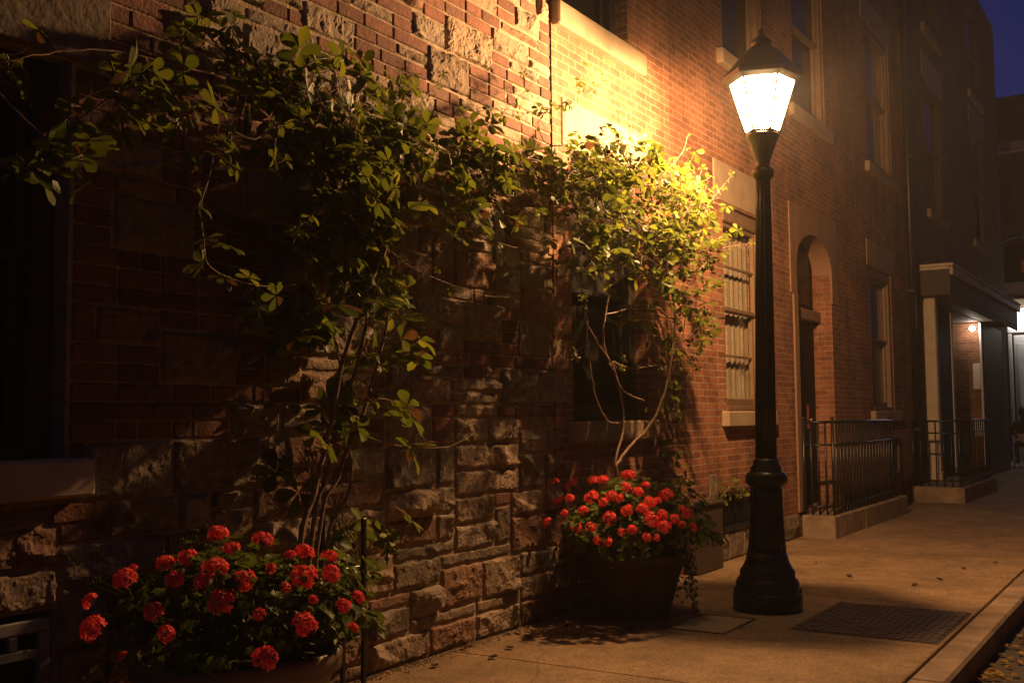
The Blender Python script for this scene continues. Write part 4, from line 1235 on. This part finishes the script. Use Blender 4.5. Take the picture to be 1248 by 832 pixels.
# ------------------------------------------------------------------ person sitting by the far shop
def person():
    base = Vector((.12, 32.7, 0))
    t = thing('person', 'person in a dark top sitting by the far shopfront, pale cloth at waist', 'person', tuple(base))
    V = {'pelvis': (0, 0, .66), 'waist': (0, .02, .82), 'chest': (0, .0, 1.10), 'neck': (0, .0, 1.30), 'head0': (0, .01, 1.38), 'head1': (0, .02, 1.52), 'head2': (0, .02, 1.58)}
    R = {'pelvis': .17, 'waist': .15, 'chest': .17, 'neck': .06, 'head0': .075, 'head1': .10, 'head2': .07}
    E_ = [('pelvis', 'waist'), ('waist', 'chest'), ('chest', 'neck'), ('neck', 'head0'), ('head0', 'head1'), ('head1', 'head2')]
    for s, n in ((-1, 'l'), (1, 'r')):
        V.update({n + 'sh': (s * .21, 0, 1.22), n + 'el': (s * .27, -.03, .95), n + 'wr': (s * .17, -.24, .84), n + 'ha': (s * .12, -.30, .80),
                  n + 'hip': (s * .1, -.05, .64), n + 'kn': (s * .14, -.44, .60), n + 'an': (s * .12, -.42, .14), n + 'ft': (s * .12, -.58, .06)})
        R.update({n + 'sh': .075, n + 'el': .05, n + 'wr': .036, n + 'ha': .03, n + 'hip': .11, n + 'kn': .075, n + 'an': .045, n + 'ft': .04})
        E_ += [('chest', n + 'sh'), (n + 'sh', n + 'el'), (n + 'el', n + 'wr'), (n + 'wr', n + 'ha'), ('pelvis', n + 'hip'), (n + 'hip', n + 'kn'), (n + 'kn', n + 'an'), (n + 'an', n + 'ft')]
    names = list(V)
    me = bpy.data.meshes.new('body')
    me.from_pydata([V[k] for k in names], [(names.index(a), names.index(b)) for a, b in E_], [])
    o = bpy.data.objects.new('body', me); COL.objects.link(o); o.parent = t
    WOFF[o.name] = base.copy()
    m = o.modifiers.new('skin', 'SKIN')
    for i, k in enumerate(names):
        sv = me.skin_vertices[0].data[i]
        sv.radius = (R[k], R[k] * (.8 if k in ('chest', 'pelvis', 'waist') else 1)); sv.use_root = (k == 'pelvis')
    o.modifiers.new('sub', 'SUBSURF').levels = 2
    o.modifiers['sub'].render_levels = 2
    me.materials.append(MATS['dark_cloth'])
    mb = MB(); mb.sphere((base.x, base.y + .025, 1.50), .125, 16, 10, sz=1.1); mb.build('hair', 'hair', t)
    mb = MB()
    mb.lathe([(.16, .66), (.215, .68), (.225, .74), (.20, .86), (.18, .90)], (base.x, base.y, 0), 24, flute=lambda a, r, z: r * (1 + .04 * math.sin(7 * a)))
    mb.build('waist_cloth', 'pale_cloth', t)
    for s in (-1, 1):
        mb = MB(); mb.bbox(base.x + s * .12 - .05, base.x + s * .12 + .05, base.y - .66, base.y - .38, .0, .10, .03); mb.build('shoe', 'white_paint', t)
    c = thing('stool', 'pale wooden stool under the person by the far shopfront', 'stool', (base.x, base.y + .02, 0))
    mb = MB(); mb.bbox(base.x - .24, base.x + .24, base.y - .2, base.y + .22, .50, .545, .015); mb.build('seat', 'pale_wood', c)
    for sx in (-1, 1):
        for sy in (-1, 1):
            mb = MB(); mb.tube([(base.x + sx * .19, base.y + .01 + sy * .16, .5), (base.x + sx * .24, base.y + .01 + sy * .2, 0)], [.02, .017], 8); mb.build('leg', 'pale_wood', c)
person()

# ------------------------------------------------------------------ haze volume added to imitate lens bloom round the lantern
hm = bpy.data.materials.new('bloom_haze'); hm.use_nodes = True
hn = hm.node_tree; hn.nodes.clear()
pv = N(hn, 'ShaderNodeVolumePrincipled'); pv.inputs['Color'].default_value = (.95, .95, .95, 1); pv.inputs['Density'].default_value = .0016; pv.inputs['Anisotropy'].default_value = .2
hn.links.new(pv.outputs[0], N(hn, 'ShaderNodeOutputMaterial').inputs['Volume'])
MATS['bloom_haze'] = hm
mb = MB(); mb.box(-41, 61, -31, 91, -1.3, 13.2); mb.build('haze', 'bloom_haze', kind='stuff')

# ------------------------------------------------------------------ sky, sun, view
w = bpy.data.worlds.new('World'); sc.world = w
w.use_nodes = True
nt = w.node_tree
bg = nt.nodes['Background']
sk = N(nt, 'ShaderNodeTexSky'); sk.sky_type = 'NISHITA'; sk.sun_disc = False
sk.sun_elevation = math.radians(3.); sk.sun_rotation = math.radians(200)
sk.ozone_density = 10.; sk.altitude = 0; sk.air_density = 1.; sk.dust_density = .3
tm = N(nt, 'ShaderNodeMix', data_type='RGBA', blend_type='MULTIPLY'); tm.inputs[0].default_value = 1.; tm.inputs[7].default_value = (.5, 1.05, 1., 1)
nt.links.new(sk.outputs[0], tm.inputs[6]); nt.links.new(tm.outputs[2], bg.inputs['Color'])
bg.inputs['Strength'].default_value = .045
sl = bpy.data.lights.new('sun', 'SUN'); sl.energy = .015; sl.angle = math.radians(20); sl.color = (1, .8, .65)
so = bpy.data.objects.new('sun', sl); COL.objects.link(so)
so.rotation_euler = (math.radians(60), 0, math.radians(60)); so.location = (10, -10, 20)

sc.view_settings.view_transform = 'Standard'
sc.view_settings.look = 'None'
sc.view_settings.exposure = 0
sc.view_settings.gamma = 1
sc.render.engine = 'CYCLES'
sc.cycles.max_bounces = 6
sc.cycles.diffuse_bounces = 3
sc.cycles.glossy_bounces = 3
sc.cycles.transparent_max_bounces = 12
sc.cycles.caustics_reflective = False
sc.cycles.caustics_refractive = False
sc.cycles.use_denoising = True
